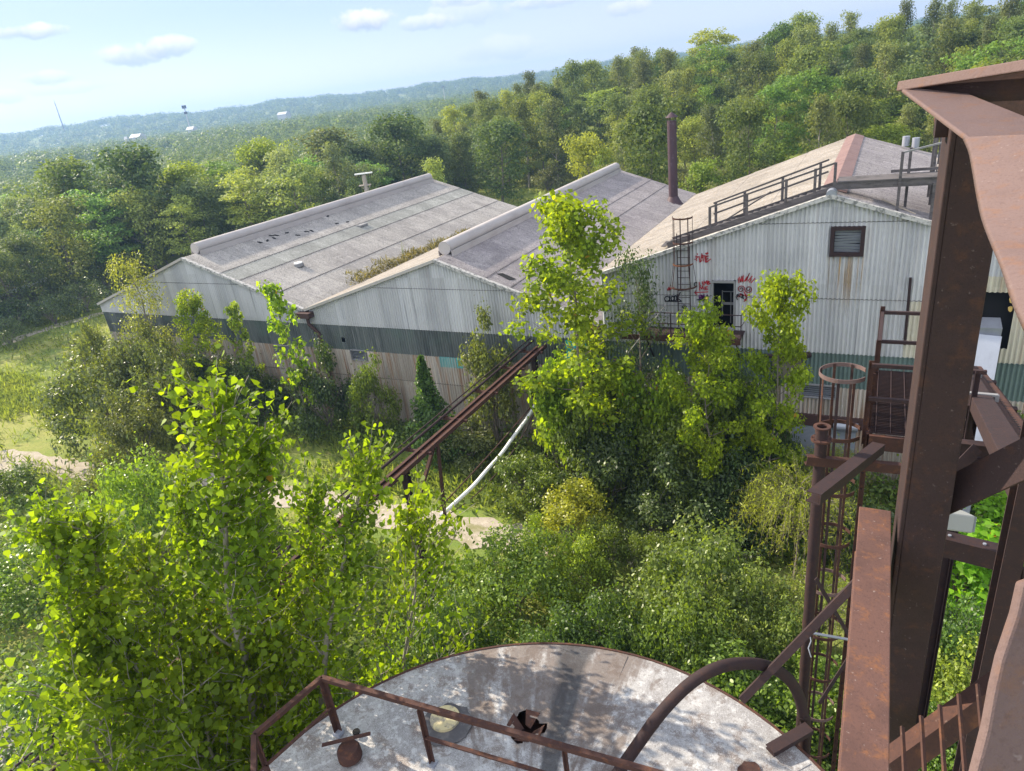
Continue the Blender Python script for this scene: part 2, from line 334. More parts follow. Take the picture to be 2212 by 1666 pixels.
# ------------------------------------------------------------------ sheds
PITCHW, AMPW = .165, .042
GY = 29.7                                                   # all three gable walls stand in this plane
BT, BB = 6.30, 4.75                                         # top and bottom of the dark panel band
def corr_wall(x0, x1, zlo, zhi, y=GY, pitch=PITCHW, amp=AMPW, holes=(), rows=()):
    """vertical corrugation in the plane y; zlo/zhi are functions of x; rows = heights of lap joints"""
    n = max(8, int((x1-x0)/pitch*8)); xs = np.linspace(x0, x1, n+1); mb = MB()
    levels = sorted(rows); V = []; F = []
    def strip_(a, b, off):
        def lo(x): return max(zlo(x), a)
        def hi(x): return min(zhi(x), b)
        for i in range(n):
            xa, xb = xs[i], xs[i+1]; xm = (xa+xb)/2
            segs = [(lo, hi)]
            for hx0, hx1, hz0, hz1 in holes:
                if hx0 < xm < hx1:
                    segs2 = []
                    for l, h in segs:
                        segs2 += [(l, (lambda x, h=h, q=hz0: min(h(x), q))), ((lambda x, l=l, q=hz1: max(l(x), q)), h)]
                    segs = segs2
            for l, h in segs:
                if h(xm)-l(xm) < .004: continue
                o = len(V)
                for x in (xa, xb):
                    yy = y + off + amp*math.sin(2*math.pi*x/pitch)
                    V.append((x, yy, l(x))); V.append((x, yy, max(h(x), l(x))))
                F.append((o, o+2, o+3, o+1))
    ed = [-1e3]+levels+[1e3]
    for k in range(len(ed)-1):
        a, b = ed[k], ed[k+1]
        strip_(a, b, -.006*k)
    # weld columns for smooth shading
    mb.v = V; mb.f = F; mb.smooth = [True]*len(F); return mb
def build_welded(mb, name, m, parent):
    o = mb.build(name, m, parent)
    import bmesh
    bm = bmesh.new(); bm.from_mesh(o.data); bmesh.ops.remove_doubles(bm, verts=bm.verts, dist=.0006); bm.to_mesh(o.data); bm.free()
    for p in o.data.polygons: p.use_smooth = True
    return o
def corr_roof(A, B, y0, y1, s0, s1, lift=0., pitch=.17, amp=.034, tuck=.0):
    """corrugations run down the slope from ridge point A (x,z) to eave B (x,z); rows s0..s1"""
    A = np.array(A, float); B = np.array(B, float); d = B-A; L = np.linalg.norm(d); nrm = np.array([-d[1], d[0]])/L
    if nrm[1] < 0: nrm = -nrm
    n = int((y1-y0)/pitch*6); V = []; F = []; rng = random.Random(int(s0*1000+y0))
    ss = [s0, (s0+s1)/2, s1]
    sag = [rng.uniform(-.02, .02) for _ in range(60)]
    for i in range(n+1):
        y = y0+(y1-y0)*i/n; w = amp*math.sin(2*math.pi*y/pitch)
        pan = int((y-y0)/.95) % 60
        for j, s in enumerate(ss):
            e = s + (sag[pan]*.35/L if s == s1 else 0)
            p = A+d*e; h = w+lift+(.018 if j == 2 else .0)+tuck*(1-j/2)
            V.append((p[0]+nrm[0]*h, y, p[1]+nrm[1]*h))
        if i:
            for j in range(2): F.append(((i-1)*3+j, i*3+j, i*3+j+1, (i-1)*3+j+1))
    mb = MB(); mb.v = V; mb.f = F; mb.smooth = [True]*len(F); return mb
def tilted_trim(mb, A, B, y, w, h):
    mb.bar((A[0], y, A[1]), (B[0], y, B[1]), w, h, (0, 0, 1)); return mb
def shed(name, label, L, A, R, y1, mats, rowsL, rowsR, holes=(), vent=True, lapz=8.69, right_low=None):
    """L, A, R = (x, z) of the left eave, ridge and right eave"""
    o = thing(name, label, 'industrial shed', ((L[0]+R[0])/2, (GY+y1)/2, 0))
    def zr(x): return (L[1]+(A[1]-L[1])*(x-L[0])/(A[0]-L[0]) if x < A[0] else A[1]+(R[1]-A[1])*(x-A[0])/(R[0]-A[0])) - .05
    wl, wb, wlow = mats['wall'], mats['band'], mats['low']
    build_welded(corr_wall(L[0], R[0], lambda x: BT, zr, GY, PITCHW, AMPW, holes, (lapz, 11.8)), 'upper_wall', wl, o)
    build_welded(corr_wall(L[0]+.02, R[0]-.02, lambda x: BB-.08, lambda x: min(BT+.06, zr(x)), GY+.03, PITCHW, AMPW, holes), 'panel_band', wb, o)
    build_welded(corr_wall(L[0], R[0], lambda x: 0, lambda x: BB, GY, PITCHW, AMPW, holes, (3.07,)), 'lower_wall', wlow, o)
    for z in (lapz, 11.8, 3.07):
        inside = [x for x in np.linspace(L[0]+.05, R[0]-.05, 200) if zr(x) > z+.1]
        if len(inside) > 5:
            build_welded(corr_wall(inside[0], inside[-1], lambda x: z-.014, lambda x: z+.014, GY-.013, PITCHW, AMPW, holes), 'lap_seam', MT['lapdirt'], o)
    mb = MB()
    mb.bar((L[0]+.03, GY+.1, L[1]/2), (L[0]+.03, y1, L[1]/2), .05, L[1]-.1); mb.build('side_wall', wl, o)
    mb = MB(); mb.bar((R[0]-.03, GY+.1, R[1]/2), (R[0]-.03, y1, R[1]/2), .05, R[1]-.1); mb.build('side_wall', wl, o)
    P = [(L[0], y1-.05, 0), (R[0], y1-.05, 0), (R[0], y1-.05, R[1]-.06), (A[0], y1-.05, A[1]-.06), (L[0], y1-.05, L[1]-.06)]
    MB().sheet(P, .05, (0, 1, 0)).build('rear_wall', wl, o)
    for side, E_, rows in ((-1, L, rowsL), (1, R, rowsR)):
        ext = np.array(A)+(np.array(E_)-np.array(A))*1.012
        for k, (s0, s1, m) in enumerate(rows):
            build_welded(corr_roof(A, ext, GY-.12, y1+.1, s0-(.02 if k else 0), s1, .03-.004*k, .17, .034), 'roof_sheets', m, o)
        for s0, s1, m in rows[1:]:
            p = np.array(A)+(ext-np.array(A))*s0; dd = (ext-np.array(A))/np.linalg.norm(ext-np.array(A)); q = p+dd*.05
            sm = MB(); sm.bar((q[0], GY-.1, q[1]+.035), (q[0], y1, q[1]+.035), .05, .03); sm.build('lap_seam', MT['lapdirt'], o)
    tr = MB()
    tilted_trim(tr, L, A, GY-.10, .22, .16); tr.build('rake_trim', mats.get('trimL', MT['rake_pale']), o)
    tr = MB(); tilted_trim(tr, A, R, GY-.10, .22, .16); tr.build('rake_trim', mats.get('trimR', MT['rake']), o)
    if vent:
        v = MB(); z = A[1]+.36
        v.tube([(A[0]-.02, 30.75, z), (A[0]-.02, y1-.5, z)], .37, 20); vo = v.build('ridge_vent', MT['vent'], o)
        v = MB()
        for e in (-1, 1): v.bar((A[0]+e*.42, 30.75, A[1]+.06), (A[0]+e*.42, y1-.5, A[1]+.06), .03, .34)
        v.build('vent_curb', MT['vent'], vo)
    return o
ra, rb, rc_, rg = MT['roof_a'], MT['roof_b'], MT['roof_c'], MT['roof_glaze']
R1 = lambda m: [(0, .312, m), (.312, .462, rg if m is ra else m), (.462, .735, m), (.735, 1., m)]
mats1 = dict(wall=MT['wall'], band=MT['band'], low=MT['wall_low'])
S1 = shed('gable_shed', 'grey corrugated shed farthest left with a long tube vent along its ridge', (-50.75, 6.94), (-39.96, 10.37), (-30.46, 7.22), 60, mats1, [(0, .5, ra), (.5, 1, ra)], R1(ra),
          holes=((-33.85, -32.43, 4.2, 4.70),))
S2 = shed('gable_shed', 'middle corrugated shed with teal painted patch and a tall brown stack on its roof', (-30.36, 7.22), (-20.42, 10.27), (-11.5, 7.14), 59.6, mats1, [(0, .5, rc_), (.5, 1, rc_)], R1(rb),
          holes=((-27.49, -26.41, 4.18, 4.76), (-28.08, -27.86, 5.22, 5.52)))
mats3 = dict(wall=MT['wall'], band=MT['band_green'], low=MT['wall_low'], trimL=MT['rake'])
DOOR = (-6.11, -5.25, 7.26, 9.32)
S3 = shed('gable_shed', 'tallest corrugated shed at right with louvred gable window, red graffiti and roof walkway', (-11.36, 9.63), (-1.66, 12.84), (8.1, 9.63), 49.4, mats3, [(0, .26, rc_), (.26, .6, rc_), (.6, 1, rc_)], [(0, .5, rb), (.5, 1, rb)],
          holes=(DOOR, (-1.45, -.52, 10.62, 11.50), (-2.3, -1.0, 4.24, 4.8), (3.35, 4.75, 6.9, 9.1), (-2.62, -.09, 0, 2.9)), vent=False)

def louvre(o, x0, x1, z0, z1, n, fm, sm, fw=.09, y=GY):
    f = MB(); yy = y-.05
    for a, b in (((x0-fw/2, z0-fw), (x0-fw/2, z1+fw)), ((x1+fw/2, z0-fw), (x1+fw/2, z1+fw))): f.bar((a[0], yy, a[1]), (b[0], yy, b[1]), fw, .14, (0, 1, 0))
    for z in (z0-fw/2, z1+fw/2): f.bar((x0, yy, z), (x1, yy, z), .136, fw)
    fo = f.build('louvre_frame', fm, o)
    s = MB(); rng = random.Random(int(x0*100))
    for k in range(n):
        z = z0+(k+.5)*(z1-z0)/n; t = rng.uniform(-.02, .02)
        s.bar((x0+.01, y+.02, z+t), (x1-.01, y+.02, z-t), .012, (z1-z0)/n*1.05, (0, -.55, 1))
    s.build('louvre_slats', sm, fo)
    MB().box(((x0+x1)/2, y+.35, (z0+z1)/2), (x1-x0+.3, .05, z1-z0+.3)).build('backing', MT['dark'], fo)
louvre(S3, -1.45, -.52, 10.62, 11.50, 8, MT['rust_dark'], MT['galv'], .15)
louvre(S3, -2.3, -1.0, 4.24, 4.8, 6, MT['jamb'], MT['galv'], .04)
louvre(S2, -27.49, -26.41, 4.18, 4.76, 6, MT['jamb'], MT['galv'], .04)
louvre(S1, -33.85, -32.43, 4.2, 4.70, 6, MT['jamb'], MT['galv'], .04)
# rust run-off under the gable louvre
def stain():
    m = bpy.data.materials.new('rust_runoff'); m.use_nodes = True; t = NT(m.node_tree); b = t.n['Principled BSDF']
    p = t.new('ShaderNodeNewGeometry').outputs['Position']; x = t.new('ShaderNodeSeparateXYZ'); t.l.new(p, x.inputs[0])
    nz = t.noise(t.vmath('MULTIPLY', p, (9, 9, .25)), 1, 4); n2 = t.noise(t.vmath('MULTIPLY', p, (2.3, 1, .2)), 1, 2)
    a = t.math('MULTIPLY', t.step(nz, .40, .66), t.step(x.outputs[2], 7.6, 10.4)); a = t.math('MULTIPLY', a, t.step(n2, .3, .6, .25, .85))
    t.put(b.inputs['Base Color'], t.mix(nz, (.30, .16, .06), (.42, .28, .12))); t.put(b.inputs['Alpha'], a); b.inputs['Roughness'].default_value = .9
    w = corr_wall(-1.62, -.36, lambda x: 7.6, lambda x: 10.45, GY-.018); build_welded(w, 'rust_runoff', m, S3)
stain()
def shed3_front():
    x0, x1, z0, z1 = DOOR
    j = MB()
    for x in (x0-.035, x1+.035): j.bar((x, GY-.06, z0-.05), (x, GY-.06, z1+.10), .07, .16, (0, 1, 0))
    j.bar((x0-.07, GY-.062, z1+.05), (x1+.07, GY-.062, z1+.05), .15, .10)
    do = j.build('doorway', MT['jamb'], S3)
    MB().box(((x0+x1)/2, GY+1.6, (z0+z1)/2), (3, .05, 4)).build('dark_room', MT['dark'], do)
    b = MB()
    b.tube([(x0+.25, GY+.6, z0+.3), (x0+.25, GY+.6, z1-.55)], .025, 6); b.tube([(x0+.25, GY+.6, z1-.6), (x1, GY+.6, z1-.6)], .02, 6)
    b.bar((x0+.2, GY+.6, z1-1.15), (x1, GY+.6, z1-1.15), .03, .12); b.tube([(x0+.62, GY+.6, z0), (x0+.62, GY+.6, z1-.6)], .02, 6)
    b.build('inner_rail', MT['jamb'], do)
    MB().box(((x0+x1)/2, GY-.08, z0-.08), (.96, .2, .08)).build('threshold', MT['jamb'], do)
    # boarded window, pipe, header and roll up door low on the wall
    MB().box((-2.98, GY-.075, 5.56), (1.2, .06, 1.06)).build('boarded_window', MT['board'], S3)
    MB().box((-1.45, GY-.09, 3.14), (3.3, .14, .52)).build('door_header', MT['gutter'], S3)
    h = MB(); h.tube([(-.95, GY-.22, 3.02), (.0, GY-.22, 3.02)], .2, 14); h.build('rolled_hood', MT['galv'], S3)
    n = 44; V = []; F = []
    for i in range(n*4+1):
        z = 2.9*i/(n*4); yy = GY-.04+.012*math.sin(i*math.pi/2)
        V += [(-2.62, yy, z), (-.06, yy, z)]
        if i: F.append((2*i-2, 2*i-1, 2*i+1, 2*i))
    m = MB(); m.add(V, F, True); m.build('rolling_shutter', material('blue_grey_shutter', (.27, .30, .36), .5, .3, [((.8, .8, 2), (.2, .22, .26), .45, .7, .6)]), S3)
    p = MB(); p.tube([on_y(1967, 600, GY-.12), on_y(1954, 745, GY-.12)], .05, 8); p.build('wall_conduit', MT['rust_dark'], S3)
    p = MB(); p.tube([on_y(1640, 768, GY-.25), on_y(1742, 771, GY-.25)], .085, 10); p.tube([on_y(1735, 771, GY-.25), on_y(1751, 765, GY-.25)], .13, 10); p.build('wall_pipe', MT['rust_dark'], S3)
    # yellowish stretch of siding right of the conduit
    build_welded(corr_wall(1.35, 8.0, lambda x: BT+.02, lambda x: 8.66, GY-.012, PITCHW, AMPW, ((3.35, 4.75, 6.9, 9.1),)), 'yellowish_siding', MT['wall_right'], S3)
    build_welded(corr_wall(2.4, 8.0, lambda x: 8.70, lambda x: 9.7, GY-.016, PITCHW, AMPW, ((3.35, 4.75, 6.9, 9.1),)), 'yellowish_siding', MT['wall_right'], S3)
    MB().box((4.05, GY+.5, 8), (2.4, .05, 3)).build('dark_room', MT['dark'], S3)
    rng = random.Random(4)
    for cx_, cz, w in ((3.42, 9.0, .16), (3.38, 8.7, .12), (4.70, 8.8, .17), (4.66, 8.45, .11)):
        P = [(cx_+math.cos(g)*w*rng.uniform(.5, 1), GY+.06, cz+math.sin(g)*w*rng.uniform(.6, 1.3)) for g in np.linspace(0, 2*math.pi, 9)[:-1]]
        MB().sheet(P, .06, (0, -1, 0)).build('insulation_scrap', MT['foam'], S3)
    P = [(2.55, 6.75), (2.8, 6.95), (2.75, 7.55), (3.3, 7.75), (3.38, 9.1), (3.28, 9.15), (3.15, 7.95), (2.62, 7.7), (2.5, 7.0)]
    MB().sheet([(x, GY-.06, z) for x, z in P], .03, (0, -1, 0)).build('torn_sheet', MT['galv'], S3)
    # ridge cap of brown sheets, fallen bits
    A, L = np.array((-1.66, 12.84)), np.array((-11.36, 9.63)); n = MB()
    for k in range(12):
        ya, yb = GY+.9+k*1.6, GY+.9+(k+1)*1.6-.01
        for e, E_ in ((-1, np.array((-11.36, 9.63))), (1, np.array((8.1, 9.63)))):
            d = (E_-A)/np.linalg.norm(E_-A); q = A+d*.52
            n.sheet([(A[0], ya, A[1]+.085+.004*(k % 2)), (A[0], yb, A[1]+.085+.004*(k % 2)), (q[0], yb, q[1]+.085), (q[0], ya, q[1]+.085)][::-e], .015)
    n.build('ridge_cap', MT['ridge'], S3)
    for c in ((1.1, 48.6, 12.15), (1.6, 48.4, 12.05)): MB().tube([(c[0], c[1], c[2]), (c[0], c[1], c[2]+.55)], .2, 8).build('roof_vent', MT['galv'], S3)
    c = MB(); c.tube([(-1.66, GY-.2, 12.9), (-1.66, GY+.35, 12.9)], .19, 14); c.build('ridge_end_cap', MT['galv'], S3)
shed3_front()
def shed12_bits():
    g = MB(); p = on_y(660, 682, GY-.25)
    g.box((p[0], GY-.28, p[2]+.05), (1.0, .5, .32)); g.build('scupper_box', MT['gutter'], S2)
    q = on_y(690, 740, GY-.15); b = on_y(700, 800, GY-.15)
    d = MB(); d.tube([(p[0]+.1, GY-.25, p[2]-.1), (p[0]+.1, GY-.25, p[2]-.55), (p[0]+.62, GY-.13, p[2]-1.15), (p[0]+.66, GY-.13, .3)], .11, 10); d.build('downpipe', MT['gutter'], S2)
    MB().box((-11.9, GY-.25, 6.92), (.9, .5, .3)).build('scupper_box', MT['rust'], S2)
    # teal paint follows the corrugation
    build_welded(corr_wall(-21.23, -19.75, lambda x: 4.14, lambda x: 4.76, GY-.006), 'teal_patch', MT['teal'], S2)
    build_welded(corr_wall(-13.4, -12.1, lambda x: 5.2, lambda x: 6.2, GY-.012), 'teal_patch', MT['teal'], S2)
    V = MB(); V.bar((-30.41, GY-.1, 7.13), (-30.41, 59, 7.13), .5, .05); V.build('valley_gutter', MT['rust_dark'], S2)
    A, B = np.array((-39.96, 10.37)), np.array((-30.46, 7.22)); d = B-A; n = np.array((-d[1], d[0])); n /= np.linalg.norm(n)
    def onroof(px, py, A=A, B=B):
        dd = np.array((B[0]-A[0], 0, B[1]-A[1])); nn = np.array((-dd[2], 0, dd[0])); return on_plane(px, py, nn, nn@np.array((A[0], 0, A[1])))
    rng = random.Random(8)
    for z1 in ((1665, 1450), (1680, 1465), (1695, 1448), (1640, 1480), (1595, 1492), (1880, 1425), (1910, 1420), (1825, 1447), (2010, 1330), (2065, 1375), (2130, 1365), (1760, 1432)):  # dark plates standing in for the dark of holes in the roof
        p = onroof(*zc(*z1, 0, 0)); a = rng.uniform(0, 3)
        u = np.array((math.cos(a)*.95, math.sin(a), -math.cos(a)*.31)); v = np.array((-math.sin(a)*.95, math.cos(a), math.sin(a)*.31))
        MB().sheet([p+u*.2+v*.05+_up0*.09, p-u*.12+v*.09+_up0*.09, p-u*.2-v*.05+_up0*.09, p+u*.1-v*.08+_up0*.09], .03, (.3, 0, 1)).build('dark_plate', MT['dark'], S1)
    p = onroof(646, 576)
    v = MB(); v.tube([p+_up0*.02, p+_up0*.22], .34, 18); vo = v.build('roof_vent', MT['jamb'], S1); v = MB(); v.tube([p+_up0*.225, p+_up0*.29], .27, 18); v.build('vent_lid', MT['white'], vo)
    p = onroof(782, 489); MB().box(p+_up0*.09, (.5, .9, .14)).build('roof_hatch', MT['jamb'], S1)
    p = onroof(*zc(1020, 1213, 850, 200), np.array((-20.42, 10.27)), np.array((-11.5, 7.14))); MB().sheet([p+np.array(q) for q in ((-.5, -.1, .25), (.3, -.25, 0), (.5, .1, -.08), (-.3, .2, .2))], .02, (.3, 0, 1)).build('dark_plate', MT['dark'], S2)
shed12_bits()

# graffiti, stroke by stroke on the wall of the tall shed
def gz(x, y): return on_y((1660+x/7.243)/1.1573, (600+y/7.243)/1.1573, GY)
def strokes(name, S, m, w=.038):
    mb = MB()
    for st in S:
        P = [gz(*q) for q in st]
        if len(P) == 2: P = [P[0], (P[0]+P[1])/2, P[1]]
        for a, b in zip(P[:-1], P[1:]):
            a = a.copy(); b = b.copy(); a[1] = b[1] = GY-.052
            if np.linalg.norm(b-a) > .004:
                e = (b-a)/np.linalg.norm(b-a)*w*.3; mb.bar(a-e, b+e, w, .006, (0, 1, 0))
    return mb.build(name, m, S3)
def arc(cx_, cy_, rx, ry, a0, a1, n=14, shrink=0.): return [(cx_+rx*(1-shrink*i/n)*math.cos(math.radians(a0+(a1-a0)*i/n)), cy_+ry*(1-shrink*i/n)*math.sin(math.radians(a0+(a1-a0)*i/n))) for i in range(n+1)]
def graffiti():
    strokes('graffiti', [[(640, 760), (655, 828)], [(655, 828), (672, 824)], [(695, 748), (715, 815)], [(735, 808), (728, 735), (755, 780), (772, 732), (790, 800)], [(800, 800), (795, 735), (828, 748), (806, 768), (842, 785), (806, 803)],
                         [(650, 905), (652, 838), (690, 885), (700, 828), (725, 890)], [(790, 838), (745, 850), (748, 900), (800, 885)], [(745, 872), (782, 866)]], MT['redpaint'])
    strokes('graffiti', [arc(585, 800, 32, 36, -50, -310)], MT['blackpaint'])
    strokes('graffiti', [[(800, 935), (560, 948), (585, 912), (558, 948), (605, 985)]], MT['redpaint'])
    strokes('graffiti', [[(580, 285), (600, 375)], [(580, 285), (625, 300), (595, 330)], [(575, 350), (560, 345)], [(640, 290), (655, 400), (690, 370)], [(668, 390), (690, 240), (720, 380)], [(680, 320), (725, 300)], [(700, 275), (790, 290)], [(745, 280), (755, 400)],
                         [(810, 285), (765, 300), (775, 400), (850, 340)], [(770, 345), (800, 330)], [(605, 240), (615, 262)], [(755, 240), (800, 225)], [(765, 255), (805, 240)]], MT['redpaint'])
    strokes('graffiti', [[(1350, 690), (1362, 770)], [(1372, 665), (1390, 755), (1415, 650), (1420, 750)], [(1440, 640), (1432, 745)], [(1455, 745), (1510, 660)], [(1480, 740), (1550, 600), (1500, 720)], [(1520, 740), (1600, 650)], [(1550, 760), (1580, 700)], [(1580, 770), (1650, 690)],], MT['redpaint'])
    strokes('graffiti', [arc(1400, 885, 70, 64, 0, -560, 34, .8)], MT['redpaint'])
    strokes('graffiti', [arc(1535, 885, 74, 66, 180, -380, 34, .8)], MT['redpaint'])
    strokes('graffiti', [[(1395, 960), (1380, 985)], [(1450, 930), (1480, 990), (1560, 1000)], arc(1425, 1035, 78, 45, 200, 420), [(1500, 1050), (1450, 1110), (1500, 1080)]], MT['redpaint'])
    strokes('graffiti', [arc(1380, 1000, 60, 28, 170, 380), arc(1350, 1040, 28, 40, 120, 330), [(1380, 1020), (1450, 1060)], [(1420, 1000), (1440, 1050)]], MT['blackpaint'])
    strokes('graffiti', [arc(60, 1060, 42, 44, 300, 70), arc(65, 1060, 42, 40, 60, -60), [(110, 1010), (105, 1100), (140, 1095)], arc(160, 1055, 26, 40, 30, 320), [(190, 1010), (195, 1100)], arc(215, 1050, 20, 44, -200, 100), [(245, 980), (250, 1100)], [(250, 1050), (300, 940)], [(250, 1050), (320, 1100)], [(25, 1105), (320, 1108)]], MT['blackpaint'], .045)
    strokes('graffiti', [[(640, 1010), (650, 1060), (690, 990), (700, 1070), (730, 985), (735, 1060), (790, 990), (770, 1050), (800, 1060)], [(640, 1040), (800, 1030)], [(660, 990), (780, 1060)]], MT['purplepaint'], .05)
    strokes('graffiti', [[(600, 1080), (700, 1060), (640, 1100), (740, 1080)], [(735, 1070), (735, 1110)], [(760, 1065), (762, 1108)], [(800, 1070), (775, 1085), (800, 1105), (780, 1112)]], MT['blackpaint'], .05)
    strokes('graffiti', [[(70, 880), (75, 910), (95, 850), (110, 905)], [(110, 905), (125, 860), (150, 870), (120, 890)], [(180, 855), (190, 890)]], MT['redpaint'], .05)
    strokes('graffiti', [arc(372, 1205, 36, 34, 0, 360), [(345, 1185), (400, 1225)], [(395, 1180), (350, 1230)]], MT['blackpaint'], .04)
graffiti()

# caged ladder up the tall shed, balcony below it
def wall_ladder():
    o = thing('caged_ladder', 'rusty caged ladder climbing from the balcony past the eave of the tall shed', 'ladder', (-7.36, GY-.2, 7.25))
    y = GY-.18
    for x in (-7.64, -7.1):
        MB().bar((x, y, 7.25), (x, y, 11.5), .05, .03, (1, 0, 0)).build('ladder_rail', MT['rust_dark'], o)
    for k in range(14): MB().tube([(-7.64, y, 7.45+k*.3), (-7.1, y, 7.45+k*.3)], .014, 6).build('rung', MT['rust_dark'], o)
    for i, (z, rr) in enumerate(((12.2, .42), (11.15, .42), (10.2, .43), (9.2, .58))):
        MB().ring((-7.37, y-.05, z), rr, .07, .015, 20, math.pi*.98, math.pi*2.02).build('cage_hoop', MT['rust'] if i != 2 else MT['rust_bright'], o)
    for k in range(5):
        g = math.pi*(1.0+.25*k); c = lambda rr, z: (-7.37+rr*math.cos(g), y-.05+rr*math.sin(g), z)
        m = MB(); m.bar(c(.415, 12.25), c(.425, 10.2), .045, .012, (math.cos(g), math.sin(g), 0)); m.bar(c(.425, 10.2), c(.575, 9.18), .045, .012, (math.cos(g), math.sin(g), 0)); m.build('cage_strap', MT['rust_dark'], o)
wall_ladder()
def balcony():
    x0, x1, y0, z = -9.2, -4.75, GY-1.15, 7.18
    o = thing('balcony', 'rusty steel balcony with pipe railings under the dark doorway of the tall shed', 'balcony', ((x0+x1)/2, GY-.6, z))
    MB().box(((x0+x1)/2, (y0+GY)/2-.03, z-.04), (x1-x0, GY-y0-.06, .05)).build('deck', MT['rust_dark'], o)
    b = MB(); b.channel((x0-.9, y0, z-.16), (x1, y0, z-.16), .08, .24); b.build('edge_beam', MT['rust'], o)
    for x in (x0, -7.75, -6.3, x1): MB().tube([(x, y0, z), (x, y0, z+1.05)], .025, 8).build('post', MT['rust_dark'], o)
    for x in (x0,): MB().tube([(x, GY-.1, z), (x, GY-.1, z+1.05)], .025, 8).build('post', MT['rust_dark'], o)
    for h in (.55, 1.05):
        MB().tube([(x0, GY-.1, z+h), (x0, y0, z+h), (x1, y0, z+h), (x1+.05, GY-.1, z+h)], .024, 8).build('handrail', MT['rust_dark'], o)
        MB().tube([(x0, GY-.1, z+h), (-6.3, GY-.1, z+h)], .018, 6).build('handrail', MT['jamb'], o)
    for x in (x0+.3, -7, x1-.2):
        MB().bar((x, y0+.05, z-.2), (x, GY-.05, z-1.5), .06, .06).build('bracket', MT['rust_dark'], o)
    MB().tube([(x0-.5, y0-.3, z-.9), (-7.9, y0-.06, z+1.45)], .03, 6).build('loose_pipe', MT['jamb'], o)
balcony()

# timber walkway on the roof
def walkway():
    o = thing('roof_walkway', 'weathered timber walkway with post railings climbing over the ridge of the tall shed', 'walkway', (-4, GY+.8, 11.5))
    ya, yb = GY+.35, GY+1.35
    def zr(x): return 12.84-.331*abs(x+1.66)+.1
    xs, xe = -7.0, -1.55
    for y in (ya, yb): MB().bar((-8.2, y, zr(-8.2)+.08), (xe, y, zr(xe)+.12), .07, .28).build('stringer', MT['wood'], o)
    t = MB(); rng = random.Random(3)
    for k in range(26):
        x = -8.4+k*.255
        if k in (7, 8, 13): continue
        t.bar((x, ya+.05, zr(x)+.10), (x+rng.uniform(-.03, .03), yb-.05, zr(x)+.1+rng.uniform(-.01, .02)), .2, .035)
    t.build('treads', MT['wood'], o)
    for y in (ya, yb):
        for x in ((-6.35, -4.85, -3.35, -2.3, -1.6) if y == ya else (-6.3, -5.1, -3.6, -2.2)):
            MB().bar((x, y, zr(x)-.05), (x, y, zr(x)+1.1), .10, .09, (0, 1, 0)).build('post', MT['wood'], o)
        for h in ((1.08,) if y == ya else (.62, 1.08)):
            MB().bar((-6.4, y, zr(-6.4)+h), (-1.6 if y == ya else -1.9, y, zr(-1.6)+h), .045, .07).build('handrail', MT['wood'], o)
    MB().bar((-5.7, ya+.2, zr(-5.7)+.3), (-4.0, ya+.6, zr(-4)+.75), .08, .05).build('fallen_rail', MT['wood'], o)
    MB().bar((-5.75, ya+.25, zr(-5.7)+.3), (-5.35, ya+.4, zr(-5.3)+.05), .08, .05).build('fallen_rail', MT['wood'], o)
    # level deck beyond the ridge, on posts
    zd = 13.12
    for y in (ya, yb): MB().bar((-1.55, y, zd), (3.2, y, zd+.05), .08, .26).build('deck_beam', MT['wood'], o)
    MB().bar((-1.5, (ya+yb)/2, zd+.16), (3.2, (ya+yb)/2, zd+.2), 1.15, .045).build('deck', MT['wood'], o)
    for x, y in ((.62, ya-.05), (1.75, ya-.05), (.9, yb), (1.95, yb)):
        top = zd+1.15 if x < 1.2 else zd
        MB().bar((x, y, zr(x)-.1), (x, y, top), .1, .12, (0, 1, 0)).build('post', MT['wood'], o)
    for a, b in (((1.75, ya-.03, 11.9), (3.2, ya-.03, 12.6)), ((1.75, ya-.03, 12.9), (3.2, ya-.03, 12.1))): MB().bar(a, b, .05, .1).build('brace', MT['wood'], o)
    MB().bar((.62, ya-.05, zd+1.12), (1.9, yb+.4, zd+1.2), .06, .06).build('handrail', MT['jamb'], o)
    MB().bar((.3, yb+.05, zd+.3), (2.0, yb+.05, zd+.34), .08, .1).build('handrail', MT['wood'], o)
    for a, b in (((1.75, 31.6), 1.5), ((1.95, 31.9), 1.5), ((1.75, 33.2), 1.9), ((1.98, 33.4), 1.9)): MB().bar((a[0], a[1], 12.0), (a[0], a[1], zd+b), .09, .07, (0, 1, 0)).build('post', MT['wood'], o)
    MB().bar((1.72, 31.5, zd+1.5), (1.72, 33.3, zd+1.9), .16, .05).build('handrail', MT['rust_bright'], o)
    MB().bar((1.72, 33.3, zd+1.9), (3.4, 33.3, zd+1.95), .05, .05).build('handrail', MT['rust'], o)
    MB().bar((1.72, 33.35, zd+1.2), (3.4, 33.35, zd+1.25), .05, .05).build('handrail', MT['rust'], o)
    MB().sheet([(1.95, 31.3, 12.9), (4.5, 31.3, 12.95), (4.5, 34.2, 13.45), (1.95, 34.2, 13.4)], .05).build('boarded_slope', material('pale_boards', (.42, .37, .34), .9, 0, [((1, 9, 9), (.2, .17, .16), .5, .65, .8), ((1.5, 1.5, 1.5), (.40, .16, .18), .62, .72, .5)]), o)
    MB().tube([(2.9, 34.5, 13.4), (2.9, 34.5, 15.2)], .08, 10).build('white_pipe', MT['white'], o)
    MB().bar((.1, GY+1.2, 12.4), (1.25, GY+.5, 11.95), .06, .03).build('loose_plank', material('fresh_plank', (.5, .42, .33)), o)
walkway()

